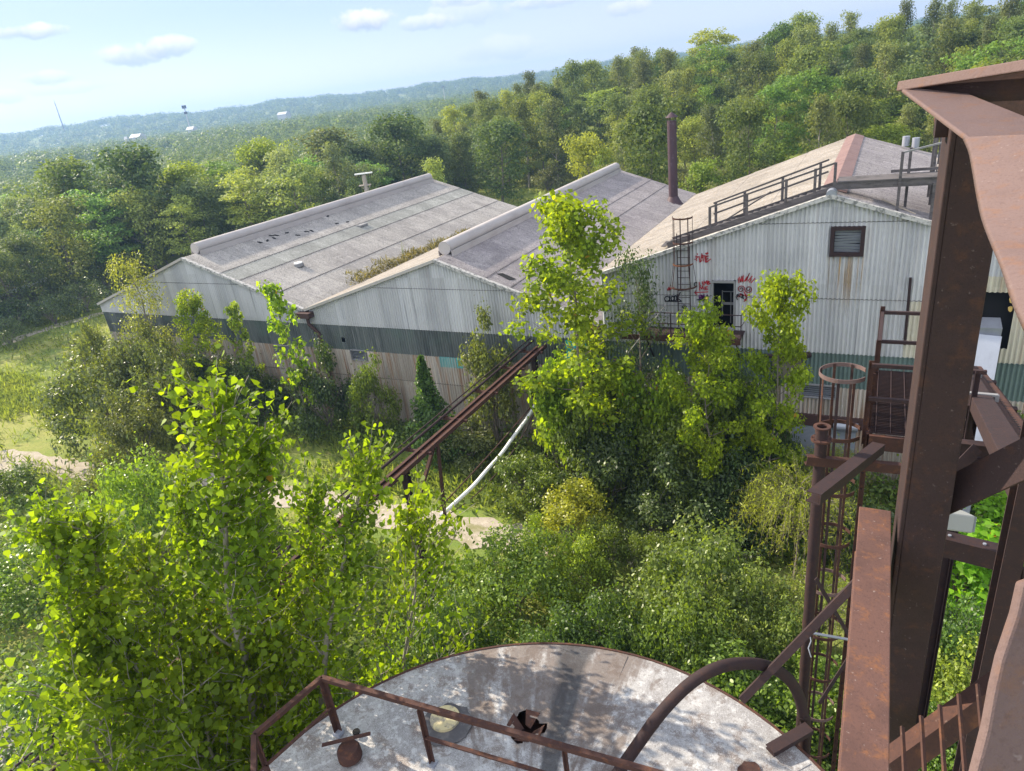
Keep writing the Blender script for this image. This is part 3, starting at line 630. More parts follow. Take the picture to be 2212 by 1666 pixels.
def stack():
    b = np.array((-14.48, 55.17, 8.1)); o = thing('exhaust_stack', 'tall dark brown steel stack with a conical rain cap on the middle roof', 'chimney', b)
    z = _up0
    MB().tube([b, b+z*6.15], .35, 20).build('pipe', MT['stack'], o)
    MB().tube([b-z*.1, b+z*.22, b+z*.55], [.75, .52, .36], 20).build('flashing', MT['stack'], o)
    c = MB(); c.tube([b+z*6.4, b+z*6.75], [.47, .06], 20); c.build('rain_cap', MT['stack'], o)
    s = MB()
    for k in range(8):
        g = k*math.pi/4; u = np.array((math.cos(g), math.sin(g), 0))*.34; s.bar(b+u+z*6.1, b+u+z*6.45, .04, .02, u)
    s.build('cap_struts', MT['stack'], o)
    for k in (1.9, 3.9): MB().ring(b+z*k, .36, .06, .02, 20).build('band', MT['stack'], o)
stack()
def signal_pole():
    b = on_z(800, 445); b = np.array((-62., 66., 0)); p = at(785, 375, np.dot(b-CAM, FW)); b = np.array((p[0], p[1], 0)); zt = p[2]
    global POLE
    POLE = b
    o = thing('utility_pole', 'weathered pole with two crossarms standing behind the ridge of the left shed', 'pole', b)
    MB().tube([b, b+_up0*(zt-.2)], [.32, .28], 10).build('pole', MT['deadwood'], o)
    MB().bar(b+np.array((-1.0, -.55, zt)), b+np.array((1.0, .55, zt)), .5, .14).build('crossarm', MT['white'], o)
    f = MB()
    for k in range(11): q = b+np.array((-.95+.19*k, -.52+.104*k, zt-.22)); f.box(q, (.07, .07, .3))
    f.build('insulators', MT['rust'], o)
    MB().bar(b+np.array((-.75, -.4, zt-1.45)), b+np.array((.6, .33, zt-1.45)), .55, .13).build('crossarm', MT['deadwood'], o)
    for e in (-1, 1): MB().bar(b+np.array((e*.6, e*.32, zt-1.5)), b+np.array((e*.12, e*.06, zt-2.1)), .07, .07).build('brace', MT['deadwood'], o)
    MB().tube([b+np.array((-.6, -.3, 0)), b+np.array((-.55, -.3, zt-2.9))], .08, 6).build('stay', MT['deadwood'], o)
signal_pole()
def duct():
    o = thing('sheet_metal_duct', 'shiny sheet metal duct sloping down from a torn hole in the tall shed', 'duct', (4.05, GY-1.2, 5))
    a, b, c = np.array((4.05, GY+.2, 7.75)), np.array((4.05, GY-.5, 7.55)), np.array((3.55, GY-3.6, 1.6))
    m = MB(); u = np.array((0, -1, .25))
    m.bar(b, c, .74, .6, (0, -.9, .5)); m.build('duct_run', MT['galv'], o)
    MB().bar(a, b+np.array((0, -.1, .05)), .72, .66).build('duct_neck', MT['galv'], o)
    for k in (.3, .62): q = b+(c-b)*k; MB().bar(q, q+(c-b)*.008, .77, .63, (0, -.9, .5)).build('seam', MT['galv'], o)
duct()
def pipe_rack():
    X, Z = -14.4, 6.0
    o = thing('pipe_rack', 'long rusty pipe rack on steel posts running from the poplars to the middle shed', 'pipe rack', (X, 16, 0))
    for e, m in ((-.24, 0), (.08, 0)):
        MB().channel((X+e, 1.5, Z), (X+e, 29.3, Z), .12, .18, .014, (0, 0, 1), 1 if e > 0 else -1).build('main_beam', MT['rust'], o)
    MB().bar((X-.09, 1.5, Z-.04), (X-.09, 29.3, Z-.04), .2, .02).build('tray', MT['rust_bright'], o)
    MB().tube([(X-.75, 1.5, Z+.12), (X-.75, 29.6, Z+.12)], .055, 8).build('pipe', MT['rust_dark'], o)
    MB().tube([(X-.92, 1.5, Z+.22), (X-.92, 29.6, Z+.22)], .03, 6).build('pipe', MT['rust_dark'], o)
    for y in (3.2, 5.4, 7.9, 10.4, 12.9, 15.4, 18.2, 20.9, 23.6, 26.3, 28.4):
        m = MB(); m.bar((X-1.0, y, Z-.02), (X+.3, y, Z-.02), .1, .1); m.box((X-.75, y, Z+.06), (.2, .12, .1)); m.build('crosspiece', MT['rust'], o)
    for y, d in ((28.2, -1), (17.0, 1), (10.3, 1), (4.4, 1)):
        MB().ibeam((X-.1, y, 0), (X-.1, y, Z-.12), .24, .26, .02, (0, 1, 0)).build('post', MT['rust_dark'], o)
        MB().angle((X-.1, y+d*.1, 4.0-.6*(d < 0)), (X-.1, y+d*2.0, Z-.15), .12, .014).build('knee_brace', MT['rust'], o)
    MB().angle((X+.02, 18.6, 2.6), (X+.02, 19.0, Z-.1), .16, .016, (1, 0, 0)).build('knee_brace', MT['rust'], o)
pipe_rack()
def hung_pipe(name, label, a, b, sag, r, m, n=24, wob=0):
    a, b = np.array(a), np.array(b); P = []
    for i in range(n+1):
        t = i/n; P.append(a+(b-a)*t-_up0*sag*4*t*(1-t)+np.array((math.sin(t*19)*wob, 0, math.cos(t*23)*wob)))
    mb = MB(); mb.tube(P, r, 8); o = mb.build(name, m); tag(o, label, 'pipe'); return o
pa = np.array((-14.5, 28.2, 0)); pt = on_y(1158, 873, 27.9); pe = on_y(952, 1114, 20.3)
hung_pipe('hanging_pipe', 'white wrapped pipe sagging from the rack post down toward the road', pt, pe, .42, .088, MT['white'], 26, .012)
hung_pipe('hanging_pipe', 'thin brown rod stretched taut just above the white sagging pipe', pt+np.array((-.1, 0, .05)), pe+np.array((-.15, 0, .25)), .10, .03, MT['rust'])
hung_pipe('hanging_cable', 'dark slack cable hanging lowest beneath the white sagging pipe', pt+np.array((.1, 0, -.1)), pe+np.array((.22, 0, .02)), .85, .025, MT['gutter'])

# ------------------------------------------------------------------ tank
TC, TR, TZ = np.array((-2.585, 3.21, 0)), 3.92, 10.5
def r7(x, y): return ((600+x/3.687)/1.1573, (1560+y/3.687)/1.1573)
def tank():
    o = thing('storage_tank', 'round steel tank with a stained silver roof at the foot of the picture', 'tank', TC)
    hole = on_z(1137, 1577, TZ); hr = .21
    def hrad(dx, dy): g = math.atan2(dy, dx); return hr*(1+.24*math.sin(3*g+1)+.14*math.sin(7*g)+.09*math.sin(13*g+2))
    def zt(r): return TZ+.10*(1-(r/TR)**2)
    n, k = 200, 76; V = []; F = []; rng = random.Random(11)
    for j in range(k+1):
        r = TR*j/k
        for i in range(n):
            g = 2*math.pi*i/n; x, y = TC[0]+r*math.cos(g), TC[1]+r*math.sin(g); dx, dy = x-hole[0], y-hole[1]; dd = math.hypot(dx, dy)
            if dd < .6 and abs(dd-hrad(dx, dy)) < .042: q = hrad(dx, dy)/dd; x, y = hole[0]+dx*q, hole[1]+dy*q
            V.append((x, y, zt(r)))
    for j in range(k):
        for i in range(n):
            q = (j*n+i, (j+1)*n+i, (j+1)*n+(i+1) % n, j*n+(i+1) % n); c = sum(np.array(V[p]) for p in q)/4; dd = c-hole
            if math.hypot(dd[0], dd[1]) > hrad(dd[0], dd[1]): F.append(q)
    m = material('stained_silver_paint', (.27, .26, .262), .6, .15, [((1.7, 1.7, 1.7), (.39, .38, .378), .46, .60, .8, 6), ((3.1, 3.1, 3.1), (.15, .115, .10), .51, .61, .75, 6), ((9, 9, 9), (.52, .52, .53), .52, .64, .6), ((28, 28, 28), (.15, .13, .125), .52, .64, .55, 4), ((110, 110, 110), (.66, .66, .67), .54, .68, .6, 2)], (70, .8, .008), .35)
    t = NT(m.node_tree); b = t.n['Principled BSDF']; src = b.inputs['Base Color'].links[0].from_socket
    x = t.new('ShaderNodeSeparateXYZ'); t.l.new(t.new('ShaderNodeNewGeometry').outputs['Position'], x.inputs[0])
    dx, dy = t.math('SUBTRACT', x.outputs[0], float(TC[0])), t.math('SUBTRACT', x.outputs[1], float(TC[1]))
    an = t.math('ARCTAN2', dy, dx); rad = t.math('SQRT', t.math('ADD', t.math('MULTIPLY', dx, dx), t.math('MULTIPLY', dy, dy)))
    cv = t.new('ShaderNodeCombineXYZ'); t.put(cv.inputs[0], t.math('MULTIPLY', an, 5.5)); t.put(cv.inputs[1], t.math('MULTIPLY', rad, .42)); run = t.noise(cv.outputs[0], 1.6, 6, .65)
    p = on_z(1195, 1420, TZ)-TC; a0 = math.atan2(p[1], p[0])
    sec = t.math('MULTIPLY', t.step(t.math('ABSOLUTE', t.math('SUBTRACT', an, a0)), .62, .20), t.step(rad, 1.2, 2.6))     # brown run-off on the far side
    mot = t.noise(t.new('ShaderNodeNewGeometry').outputs['Position'], 6.5, 6, .7)
    f = t.step(t.math('ADD', t.math('MULTIPLY', run, 1.25), t.math('ADD', t.math('MULTIPLY', sec, .27), t.math('MULTIPLY', mot, .35))), .90, 1.10)
    c = t.mix(t.math('MULTIPLY', f, .80), src, t.mix(mot, (.055, .042, .040), (.17, .125, .10)))
    p = on_z(1240, 1420, TZ)-TC; a1 = math.atan2(p[1], p[0])
    f = t.math('MULTIPLY', t.step(t.math('ADD', t.math('ABSOLUTE', t.math('SUBTRACT', an, a1)), t.math('MULTIPLY', t.math('SUBTRACT', run, .5), .2)), .085, .03), t.step(rad, .9, 1.8))
    c = t.mix(t.math('MULTIPLY', f, .85), c, (.035, .033, .036)); t.put(b.inputs['Base Color'], c)
    mb = MB(); mb.add(V, F, False); mb.build('tank_roof', m, o)
    mb = MB(); mb.tube([(TC[0], TC[1], 0), (TC[0], TC[1], TZ-.005)], TR-.01, 96, False); mb.build('shell', MT['rust'], o)
    MB().ring((TC[0], TC[1], TZ-.02), TR, .07, .03, 96).build('rim', MT['rust'], o)
    for k in range(9):
        g = k*2*math.pi/9+.2; u = np.array((math.cos(g), math.sin(g), 0)); MB().bar(TC*np.array((1, 1, 0))+u*.5+_up0*(zt(.5)+.004), TC+u*(TR-.05)+_up0*(zt(TR-.05)+.004), .03, .012).build('weld_seam', m, o)
    # torn metal round the hole
    for q in range(4):
        g = q*1.6+rng.uniform(-.2, .2); u = np.array((math.cos(g), math.sin(g), 0)); w = np.array((-u[1], u[0], 0)); p = hole+u*hr*.9+_up0*.09
        MB().sheet([p+w*.10+u*.04, p-w*.10+u*.05, p-u*.13-w*.03-_up0*rng.uniform(.06, .18), p-u*.11+w*.05-_up0*rng.uniform(.04, .14)], .012, (0, 0, 1)).build('torn_flap', MT['rust'], o)
    fl = MB(); fl.box((hole[0], hole[1], TZ-.42), (1.1, 1.1, .02)); fl.build('inner_debris', MT['rust'], o)
    # blind flange with yellowed seal on a dark tar patch
    pc = on_z(962, 1556, TZ+.085); rng = random.Random(5)
    P = [(pc[0]+.05+math.cos(g)*.33*rng.uniform(.85, 1.1), pc[1]-.03+math.sin(g)*.33*rng.uniform(.85, 1.1), pc[2]+.012) for g in np.linspace(0, 2*math.pi, 22)[:-1]]
    po = MB().sheet(P, .02, (0, 0, 1)).build('tar_patch', material('dark_tar', (.075, .072, .078), .8, 0, [((6, 6, 6), (.15, .14, .14), .5, .7, .6)]), o)
    MB().tube([(pc[0], pc[1], pc[2]+.0), (pc[0], pc[1], pc[2]+.05)], .20, 26).build('manhole_cover', material('yellowed_cover', (.47, .40, .23), .85, 0, [((5, 5, 5), (.22, .2, .17), .5, .6, .8), ((14, 14, 14), (.03, .03, .03), .62, .68, .9)]), po)
    # hatch with its lever
    h = on_z(757, 1634, TZ+.09)
    MB().tube([h, h+_up0*.12, h+_up0*.16], [.155, .15, .13], 18).build('vent_nozzle', MT['rust'], o)
    MB().bar(h+np.array((-.30, -.13, .22)), h+np.array((.22, .22, .26)), .045, .02).build('lever', MT['rust'], o)
    q = on_z(770, 1583, TZ+.09); MB().tube([q, q+_up0*.03], .05, 10).build('cap', MT['dark'], o)
    q = on_z(1622, 1668, TZ+.04); P = [(q[0]+math.cos(g)*.15*rng.uniform(.7, 1.1), q[1]+math.sin(g)*.15*rng.uniform(.7, 1.1), q[2]+.012) for g in np.linspace(0, 2*math.pi, 15)[:-1]]
    MB().sheet(P, .015, (0, 0, 1)).build('rust_plate', MT['rust'], o)
tank()
def tank_rail():
    o = thing('guardrail', 'brown angle iron guardrail standing on the stained tank roof', 'railing', (-5.4, 4, TZ))
    zt = TZ+1.06; rr = MT['rust']
    def rim(p, z): return np.array((p[0], p[1], z))
    A = on_z(695, 1465, zt); B = on_z(549, 1589, zt); Bm = on_z(548, 1800, zt)
    P2 = on_z(905, 1527, zt); P3 = on_z(1218, 1614, zt); dirR = (P3-A)/np.linalg.norm(P3-A); C_ = A+dirR*4.4
    t = .062
    MB().angle(B, A, t, .009, (0, 0, 1)).build('top_rail', rr, o); MB().angle(A, C_, t, .009).build('top_rail', rr, o); MB().angle(B+(Bm-B)*1.2, B, t, .009).build('top_rail', rr, o)
    low = _up0*.52
    MB().bar(B-low, A-low, .05, .012).build('mid_rail', rr, o); MB().bar(B+(Bm-B)*1.2-low, B-low, .05, .012).build('mid_rail', rr, o); MB().bar(P2-low, C_-low, .05, .02).build('mid_rail', rr, o)
    for p, w in ((A, .075), (P2, .055), (P3, .045), (C_, .055), (B, .05)):
        MB().angle(rim(p, TZ+.02), rim(p, zt-.05), w, .012, (0, 1, 0)).build('post', rr, o)
        MB().box((p[0], p[1], TZ+.07), (.11, .11, .05)).build('foot_clip', MT['galv'], o)
tank_rail()
def gooseneck():
    o = thing('vent_pipe', 'thick brown pipe arching over the tank roof beside the rim clamp', 'pipe', on_z(1735, 1590, 10.))
    P0 = on_z(1738, 1590, TZ-.25); Pe = on_z(1285, 1730, TZ+.12)
    d = Pe-P0; d[2] = 0; nn = np.cross(d, _up0); nn /= np.linalg.norm(nn)
    path = [(1742, 1640), (1739, 1590), (1735, 1545), (1726, 1505), (1706, 1470), (1676, 1447), (1638, 1435), (1590, 1434), (1545, 1445), (1500, 1470), (1460, 1505), (1420, 1550), (1380, 1605), (1345, 1655), (1300, 1720)]
    P = [on_plane(x, y, nn, nn@P0) for x, y in path]; P[0] = P[1]-_up0*2.5
    Q = []
    for i in range(len(P)-1):                               # Catmull-Rom
        p0, p1, p2, p3 = P[max(i-1, 0)], P[i], P[i+1], P[min(i+2, len(P)-1)]
        for k in range(4):
            t = k/4; Q.append(.5*((2*p1)+(-p0+p2)*t+(2*p0-5*p1+4*p2-p3)*t*t+(-p0+3*p1-3*p2+p3)*t**3))
    Q = Q[3:]+[P[-1]]
    Q[0] = Q[1]-_up0*3
    m = MB(); m.tube(Q, .068, 16); m.build('bent_pipe', MT['rust_dark'], o)
    for x, y in ((1412, 1558), (1735, 1540)):
        q = on_plane(x, y, nn, nn@P0); j = min(range(len(Q)), key=lambda i: np.linalg.norm(Q[i]-q)); t = Q[j+1]-Q[j-1]; t /= np.linalg.norm(t)
        MB().tube([Q[j]-t*.02, Q[j]+t*.02], .071, 16).build('weld_seam', MT['rust_dark'], o)
    a, b = on_z(1663, 1622, TZ+.1), on_z(1748, 1573, TZ+.12)
    MB().channel(a, b, .14, .07, .012).build('clamp_bracket', MT['rust_dark'], o)
gooseneck()

# ------------------------------------------------------------------ steel tower at the right
def steel(name, label, cat, loc): return thing(name, label, cat, loc)
def near_frame():
    o = steel('steel_tower', 'rusty steel column with welded channel beams close beside the viewer at right', 'steel tower', (.2, 2.3, 0))
    m = MT['rust_near']
    x0 = at(2012, 605, 2.2)[0]; y0 = at(2012, 605, 2.2)[1]; wf, dp = .135, .33
    top = at(2015, 258, 2.05)[2]
    c = MB()
    c.box((x0+.008, y0+dp/2, (top+9)/2), (.016, dp, top-9)); c.box((x0+.016+wf/2, y0+.008, (top+9)/2), (wf, .016, top-9)); c.box((x0+.016+wf/2, y0+dp-.008, (top+9)/2), (wf, .016, top-9))
    c.build('column', m, o, .004)
    # floor beam running under the viewer, its top flange in sun
    e0, e1 = at(1856, 1097, 2.78), at(1925, 1100, 2.78); xm = (e0[0]+e1[0])/2; w = e1[0]-e0[0]; zt = (e0[2]+e1[2])/2; ye = (e0[1]+e1[1])/2
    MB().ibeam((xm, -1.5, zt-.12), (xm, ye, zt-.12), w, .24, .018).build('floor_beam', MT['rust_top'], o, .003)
    # head beam: thin top edge, dark web, broad bright gusset that folds down past the viewer
    T = lambda x, y, d: at(x, y, d)
    g = MB(); tip, l1, r1, r0 = T(1946, 190, 1.95), T(2088, 296, 1.42), T(2290, 270, 1.30), T(2078, 196, 1.85)
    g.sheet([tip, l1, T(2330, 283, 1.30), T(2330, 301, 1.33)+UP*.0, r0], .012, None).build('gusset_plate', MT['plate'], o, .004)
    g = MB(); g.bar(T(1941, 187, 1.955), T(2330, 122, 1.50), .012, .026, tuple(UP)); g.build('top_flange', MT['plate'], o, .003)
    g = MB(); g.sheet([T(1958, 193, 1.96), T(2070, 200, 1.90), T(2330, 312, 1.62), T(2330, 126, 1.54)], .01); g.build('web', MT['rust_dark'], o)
    left = [(2088, 296, 1.42), (2101, 326, 1.37), (2110, 370, 1.30), (2118, 415, 1.24), (2130, 468, 1.17), (2150, 520, 1.08), (2176, 580, .98), (2205, 665, .90), (2250, 760, .84)]
    L0 = [T(*q) for q in left]; L = []
    for i in range(len(L0)-1):
        p0, p1, p2, p3 = L0[max(i-1, 0)], L0[i], L0[i+1], L0[min(i+2, len(L0)-1)]
        for k in range(5): t = k/5; L.append(.5*((2*p1)+(-p0+p2)*t+(2*p0-5*p1+4*p2-p3)*t*t+(-p0+3*p1-3*p2+p3)*t**3))
    L.append(L0[-1]); off = T(2420, 282, 1.22)-T(2088, 296, 1.42); Rr = [p+off for p in L]
    V = L+Rr; n = len(L); g = MB()
    nn = np.cross(L[1]-L[0], Rr[0]-L[0]); nn /= np.linalg.norm(nn)
    V2 = V+[v+(FW*.9)*.014 for v in V]
    Fq = [(i, i+1, n+i+1, n+i) for i in range(n-1)]+[(2*n+i, 2*n+n+i, 2*n+n+i+1, 2*n+i+1) for i in range(n-1)]+[(i, 2*n+i, 2*n+i+1, i+1) for i in range(n-1)]
    g.add(V2, Fq, True); g.build('bent_plate', MT['plate'], o)
    MB().box((x0-.01, y0+dp*.4, top-.03), (.05, .1, .06)).build('weld_tab', MT['rust_dark'], o)
    # brace to the right
    MB().bar(at(2008, 1090, 2.62), at(2300, 950, 2.15), .012, .125, tuple(UP)).build('brace', m, o, .003)
    # corner plate low at right
    P = [(2212, 1262), (2197, 1330), (2165, 1425), (2150, 1490), (2134, 1578), (2110, 1670), (2090, 1760), (2400, 1760), (2400, 1200)]
    MB().sheet([at(x, y, .62) for x, y in P], .012, -FW).build('toe_plate', MT['plate'], o, .003)
near_frame()
def stair():
    o = steel('grating_step', 'rusty bar grating step on a sloping angle at bottom right', 'steel step', at(2050, 1570, 2.6))
    a, b = at(1900, 1672, 2.75), at(2220, 1440, 2.75)
    MB().angle(a, b, .085, .012, tuple(UP)).build('bearer', MT['rust'], o)
    for (x, y) in ((1949, 1572), (1990, 1549), (2030, 1525), (2071, 1502), (2112, 1481), (2150, 1462), (2188, 1443)):
        p = at(x, y-2, 2.62); q = at(x+12+(x-1949)*.06, y+240, 2.36)
        MB().bar(p, q, .013, .010, tuple(-FW)).build('grating_bar', MT['rust'], o)
stair()
def right_post():
    b = at(2097, 1507, 4.6); o = steel('steel_post', 'dark brown channel post rising behind the bent plate at the right edge', 'steel post', (b[0], b[1], 0))
    t = at(2212, 900, 4.0)
    MB().channel((b[0]+.05, b[1], 10), (b[0]+.05, b[1], 17.4), .10, .2, .014, (0, 1, 0), -1).build('channel', MT['rust_near'], o)
    MB().bar((b[0]+.4, b[1]+.2, 12.9), (b[0]+.12, b[1]+.05, 15.2), .07, .02).build('gusset_strap', MT['rust_near'], o)
    MB().box((b[0]+.14, b[1]+.02, b[2]+.25), (.09, .09, .1)).build('clip', MT['rust_dark'], o)
right_post()
def bracket_beam():
    a, b = at(2028, 1172, 5.2), at(2165, 1206, 5.05); o = steel('stub_beam', 'short brown channel beam under the floodlight beside the right post', 'steel beam', a)
    MB().channel(a, b, .12, .16, .014, (0, 0, 1), 1).build('channel', MT['rust_near'], o)
    for k in (.15, .7): q = a+(b-a)*k; MB().tube([q+_up0*.08, q+_up0*.09], .012, 8).build('bolt', MT['galv'], o)
    f0 = at(2050, 1122, 5.0); f = steel('floodlight', 'grey box floodlight tilted downward above the stub beam', 'floodlight', f0)
    u = np.array((.93, .3, -.18)); MB().bar(f0-u*.13, f0+u*.13, .17, .13, (-.2, .3, .95)).build('housing', material('grey_lamp_metal', (.24, .245, .235), .6), f, .012)
    MB().bar(f0+u*.131, f0+u*.145, .15, .11, (-.2, .3, .95)).build('lamp_glass', material('lamp_lens', (.14, .15, .16), .25), f)
    MB().bar(f0-u*.05, f0-u*.05+np.array((.0, .05, -.28)), .03, .02).build('yoke', MT['rust_dark'], f)
bracket_beam()
def trolley_beam():
    a, b = at(2075, 790, 13.5), at(2235, 1085, 5.6); d = (b-a)/np.linalg.norm(b-a)
    o = steel('conveyor_rail', 'brown box rail with slotted side descending toward the duct at right', 'rail', a)
    MB().bar(a, b, .26, .2).build('box_rail', MT['rust_near'], o, .008)
    s = np.cross(d, _up0); s /= np.linalg.norm(s)
    MB().bar(a-s*.26-_up0*.06, b-s*.26-_up0*.06, .16, .14).build('slotted_channel', MT['rust'], o)
    sl_ = MB()
    for k in range(60): q = a+(b-a)*(.02+k*.0165)-s*.262-_up0*.06+np.cross(s, d)*.0; sl_.bar(q+_up0*.071-d*.03, q+_up0*.0735+d*.03, .03, .006)
    sl_.build('slots', MT['dark'], o)
    MB().tube([a-s*.5-_up0*.25, b-s*.55-_up0*.3], .035, 8).build('conduit', MT['rust'], o)
    MB().bar(a-s*.42-_up0*.28, b-s*.42-_up0*.28, .3, .03).build('side_plate', MT['rust'], o)
    for k, L in ((.12, .9), (.42, .75), (.72, .8)):
        q = a+(b-a)*k; MB().ibeam(q-_up0*.22-s*.5, q-_up0*.22+s*L, .12, .2).build('bracket', MT['rust_dark'], o)
    for k in (.18, .46):
        q = a+(b-a)*k; m = MB(); m.bar(q-s*.2+_up0*.115, q+s*.2+_up0*.115, .06, .03); m.box(q-s*.19, (.05, .06, .24)); m.box(q+s*.19, (.05, .06, .24)); m.build('clamp', MT['jamb'], o)
    q0, q1 = at(2018, 1065, 7.2), at(2112, 968, 7.2); MB().bar(q0, q1, .012, .13, tuple(UP)).build('diagonal', MT['rust_near'], o)
    MB().channel(at(1990, 993, 8.4), at(2110, 1003, 8.1), .12, .22).build('cross_beam', MT['rust_dark'], o)
    for k in (.2, .33, .52, .66): q = a+(b-a)*k-s*.37-_up0*.1; MB().tube([q, q+np.array((0, 0, -.22))], .05, 8).build('roller', MT['rust_dark'], o)
    # leg to the ground
    q = a+(b-a)*.35; MB().ibeam((q[0], q[1], 0), (q[0], q[1], q[2]-.3), .2, .2).build('leg', MT['rust_dark'], o)
trolley_beam()
DK = at(1878, 935, 10.5)
def deck_tower():
    x0, y0, z = DK; w, L = 1.35, 2.5
    o = steel('access_platform', 'rusty grating platform with angle railings behind the near column', 'platform', (x0+w/2, y0+L/2, 0))
    m = MB()
    for k in range(46): m.bar((x0, y0+.03+k*.0535, z), (x0+w, y0+.03+k*.0535, z), .008, .03)
    for k in range(7): m.bar((x0+.08+k*.2, y0, z+.018), (x0+.08+k*.2, y0+L, z+.018), .014, .012)
    m.build('grating', MT['rust_dark'], o)
    MB().channel((x0, y0-.02, z-.14), (x0+w, y0-.02, z-.14), .08, .24).build('edge_channel', MT['rust'], o)
    MB().channel((x0, y0, z-.14), (x0, y0+L, z-.14), .08, .24, .012, (0, 0, 1), -1).build('edge_channel', MT['rust'], o)
    for x, y, hgt, mm in ((x0-.06, y0+.05, 1.15, MT['rust']), (x0+.02, y0+1.0, 1.12, MT['rust']), (x0+.05, y0+L-.05, 1.2, MT['rust']), (x0+w, y0+L-.05, 1.2, MT['rust_dark']), (x0+w-.1, y0, 1.12, MT['rust_dark'])):
        MB().angle((x, y, z-.25), (x, y, z+hgt), .075, .009, (0, 1, 0)).build('post', mm, o)
    for h in (.56, 1.1):
        MB().angle((x0-.06, y0+.03, z+h), (x0+w, y0+.03, z+h), .055, .008).build('handrail', MT['rust_near'], o)
        MB().angle((x0+.05, y0+L-.05, z+h), (x0+w, y0+L-.05, z+h), .055, .008).build('handrail', MT['rust_near'], o)
        MB().angle((x0+.03, y0+1.0, z+h), (x0+.05, y0+L-.05, z+h), .055, .008).build('handrail', MT['rust_near'], o)
    for y in (y0+.1, y0+L-.1): MB().ibeam((x0+w-.15, y, 0), (x0+w-.15, y, z-.26), .2, .2).build('column', MT['rust_dark'], o)
    a, b = at(1757, 1076, 8.3), at(1897, 967, 10.1)
    MB().channel(a, b, .17, .14, .014, (0, 0, 1)).build('diagonal_channel', MT['rust_near'], o)
    a, b = at(1741, 993, 9.9), at(1945, 1012, 9.75); MB().channel(a, b, .1, .14, .012).build('cross_channel', MT['rust'], o)
deck_tower()
def cage_tower():
    c = at(1822, 806, 10.7); R_ = .345; o = steel('caged_ladder', 'tall rusty hooped ladder cage dropping from the grating platform into the bushes', 'ladder', (c[0], c[1], 0))
    zs = [c[2]]+[c[2]-1.02*k for k in range(1, 11)]
    for i, z in enumerate(zs):
        MB().ring((c[0], c[1], z), R_, .065, .012, 30, math.radians(28), math.radians(332)).build('hoop', MT['plate'] if i in (0, 4, 7) else MT['rust'], o)
    for k, g in enumerate(np.radians((70, 115, 165, 215, 262, 300))):
        u = np.array((math.cos(g), math.sin(g), 0)); p = c+u*(R_-.012); MB().bar((p[0], p[1], 3.2), (p[0], p[1], c[2]+.02), .042, .008, tuple(u)).build('cage_strap', MT['rust'] if k % 2 else MT['rust_dark'], o)
    for e in (-.2, .2):
        x, y = c[0]+R_+.06, c[1]+e; MB().angle((x, y, 0), (x, y, c[2]+.1), .075, .01, (0, 1, 0)).build('ladder_rail', MT['rust'], o)
    for k in range(44): MB().tube([(c[0]+R_+.06, c[1]-.2, .3+k*.305), (c[0]+R_+.06, c[1]+.2, .3+k*.305)], .012, 6).build('rung', MT['rust_dark'], o)
    for a, b in (((1762, 1250, 9.6), (1850, 1400, 9.9)), ((1770, 1520, 9.7), (1850, 1395, 9.9))): MB().bar(at(*a), at(*b), .012, .06, tuple(UP)).build('cross_brace', MT['rust_dark'], o)
    MB().tube([at(1755, 1368, 9.5), at(1850, 1385, 9.6)], .02, 6).build('spacer', MT['galv'], o)
cage_tower()
def flange_pipe():
    p = at(1776, 922, 9.7); o = steel('vertical_pipe', 'brown vertical pipe with open flanged mouth beside the ladder cage', 'pipe', (p[0], p[1], 0))
    MB().tube([(p[0], p[1], 0), (p[0], p[1], p[2]-.02)], .083, 18, False).build('pipe', MT['rust_near'], o)
    for z, r, w in ((p[2], .115, .02), (p[2]-.2, .14, .03)):
        V = MB(); V.ring((p[0], p[1], z), (r+.07)/2, w, r-.07, 26); V.build('flange', MT['rust'], o)
    b = MB()
    for k in range(8): g = k*math.pi/4; b.tube([(p[0]+.118*math.cos(g), p[1]+.118*math.sin(g), p[2]-.23), (p[0]+.118*math.cos(g), p[1]+.118*math.sin(g), p[2]-.17)], .01, 6)
    b.build('flange_bolts', MT['rust_dark'], o)
    MB().tube([(p[0], p[1], p[2]-.4), (p[0], p[1], p[2]-.39)], .078, 16).build('plug', MT['dark'], o)
    w = MB(); w.tube([at(1747, 1361, 8.9), at(1752, 1385, 8.9), at(1746, 1400, 8.9), at(1752, 1420, 8.9)], .008, 5); w.build('wire_tie', MT['galv'], o)
flange_pipe()
def long_brace():
    a, b = at(1603, 1512, 8.0), at(1900, 1207, 7.4); o = steel('steel_brace', 'long flat brown brace slanting from the tank up to the near column', 'steel brace', a)
    MB().angle(a, b, .085, .01, tuple(UP)).build('angle_bar', MT['rust_near'], o)
    q = a+(b-a)*.82; MB().tube([q, q-FW*.05], .012, 8).build('bolt', MT['galv'], o)
long_brace()

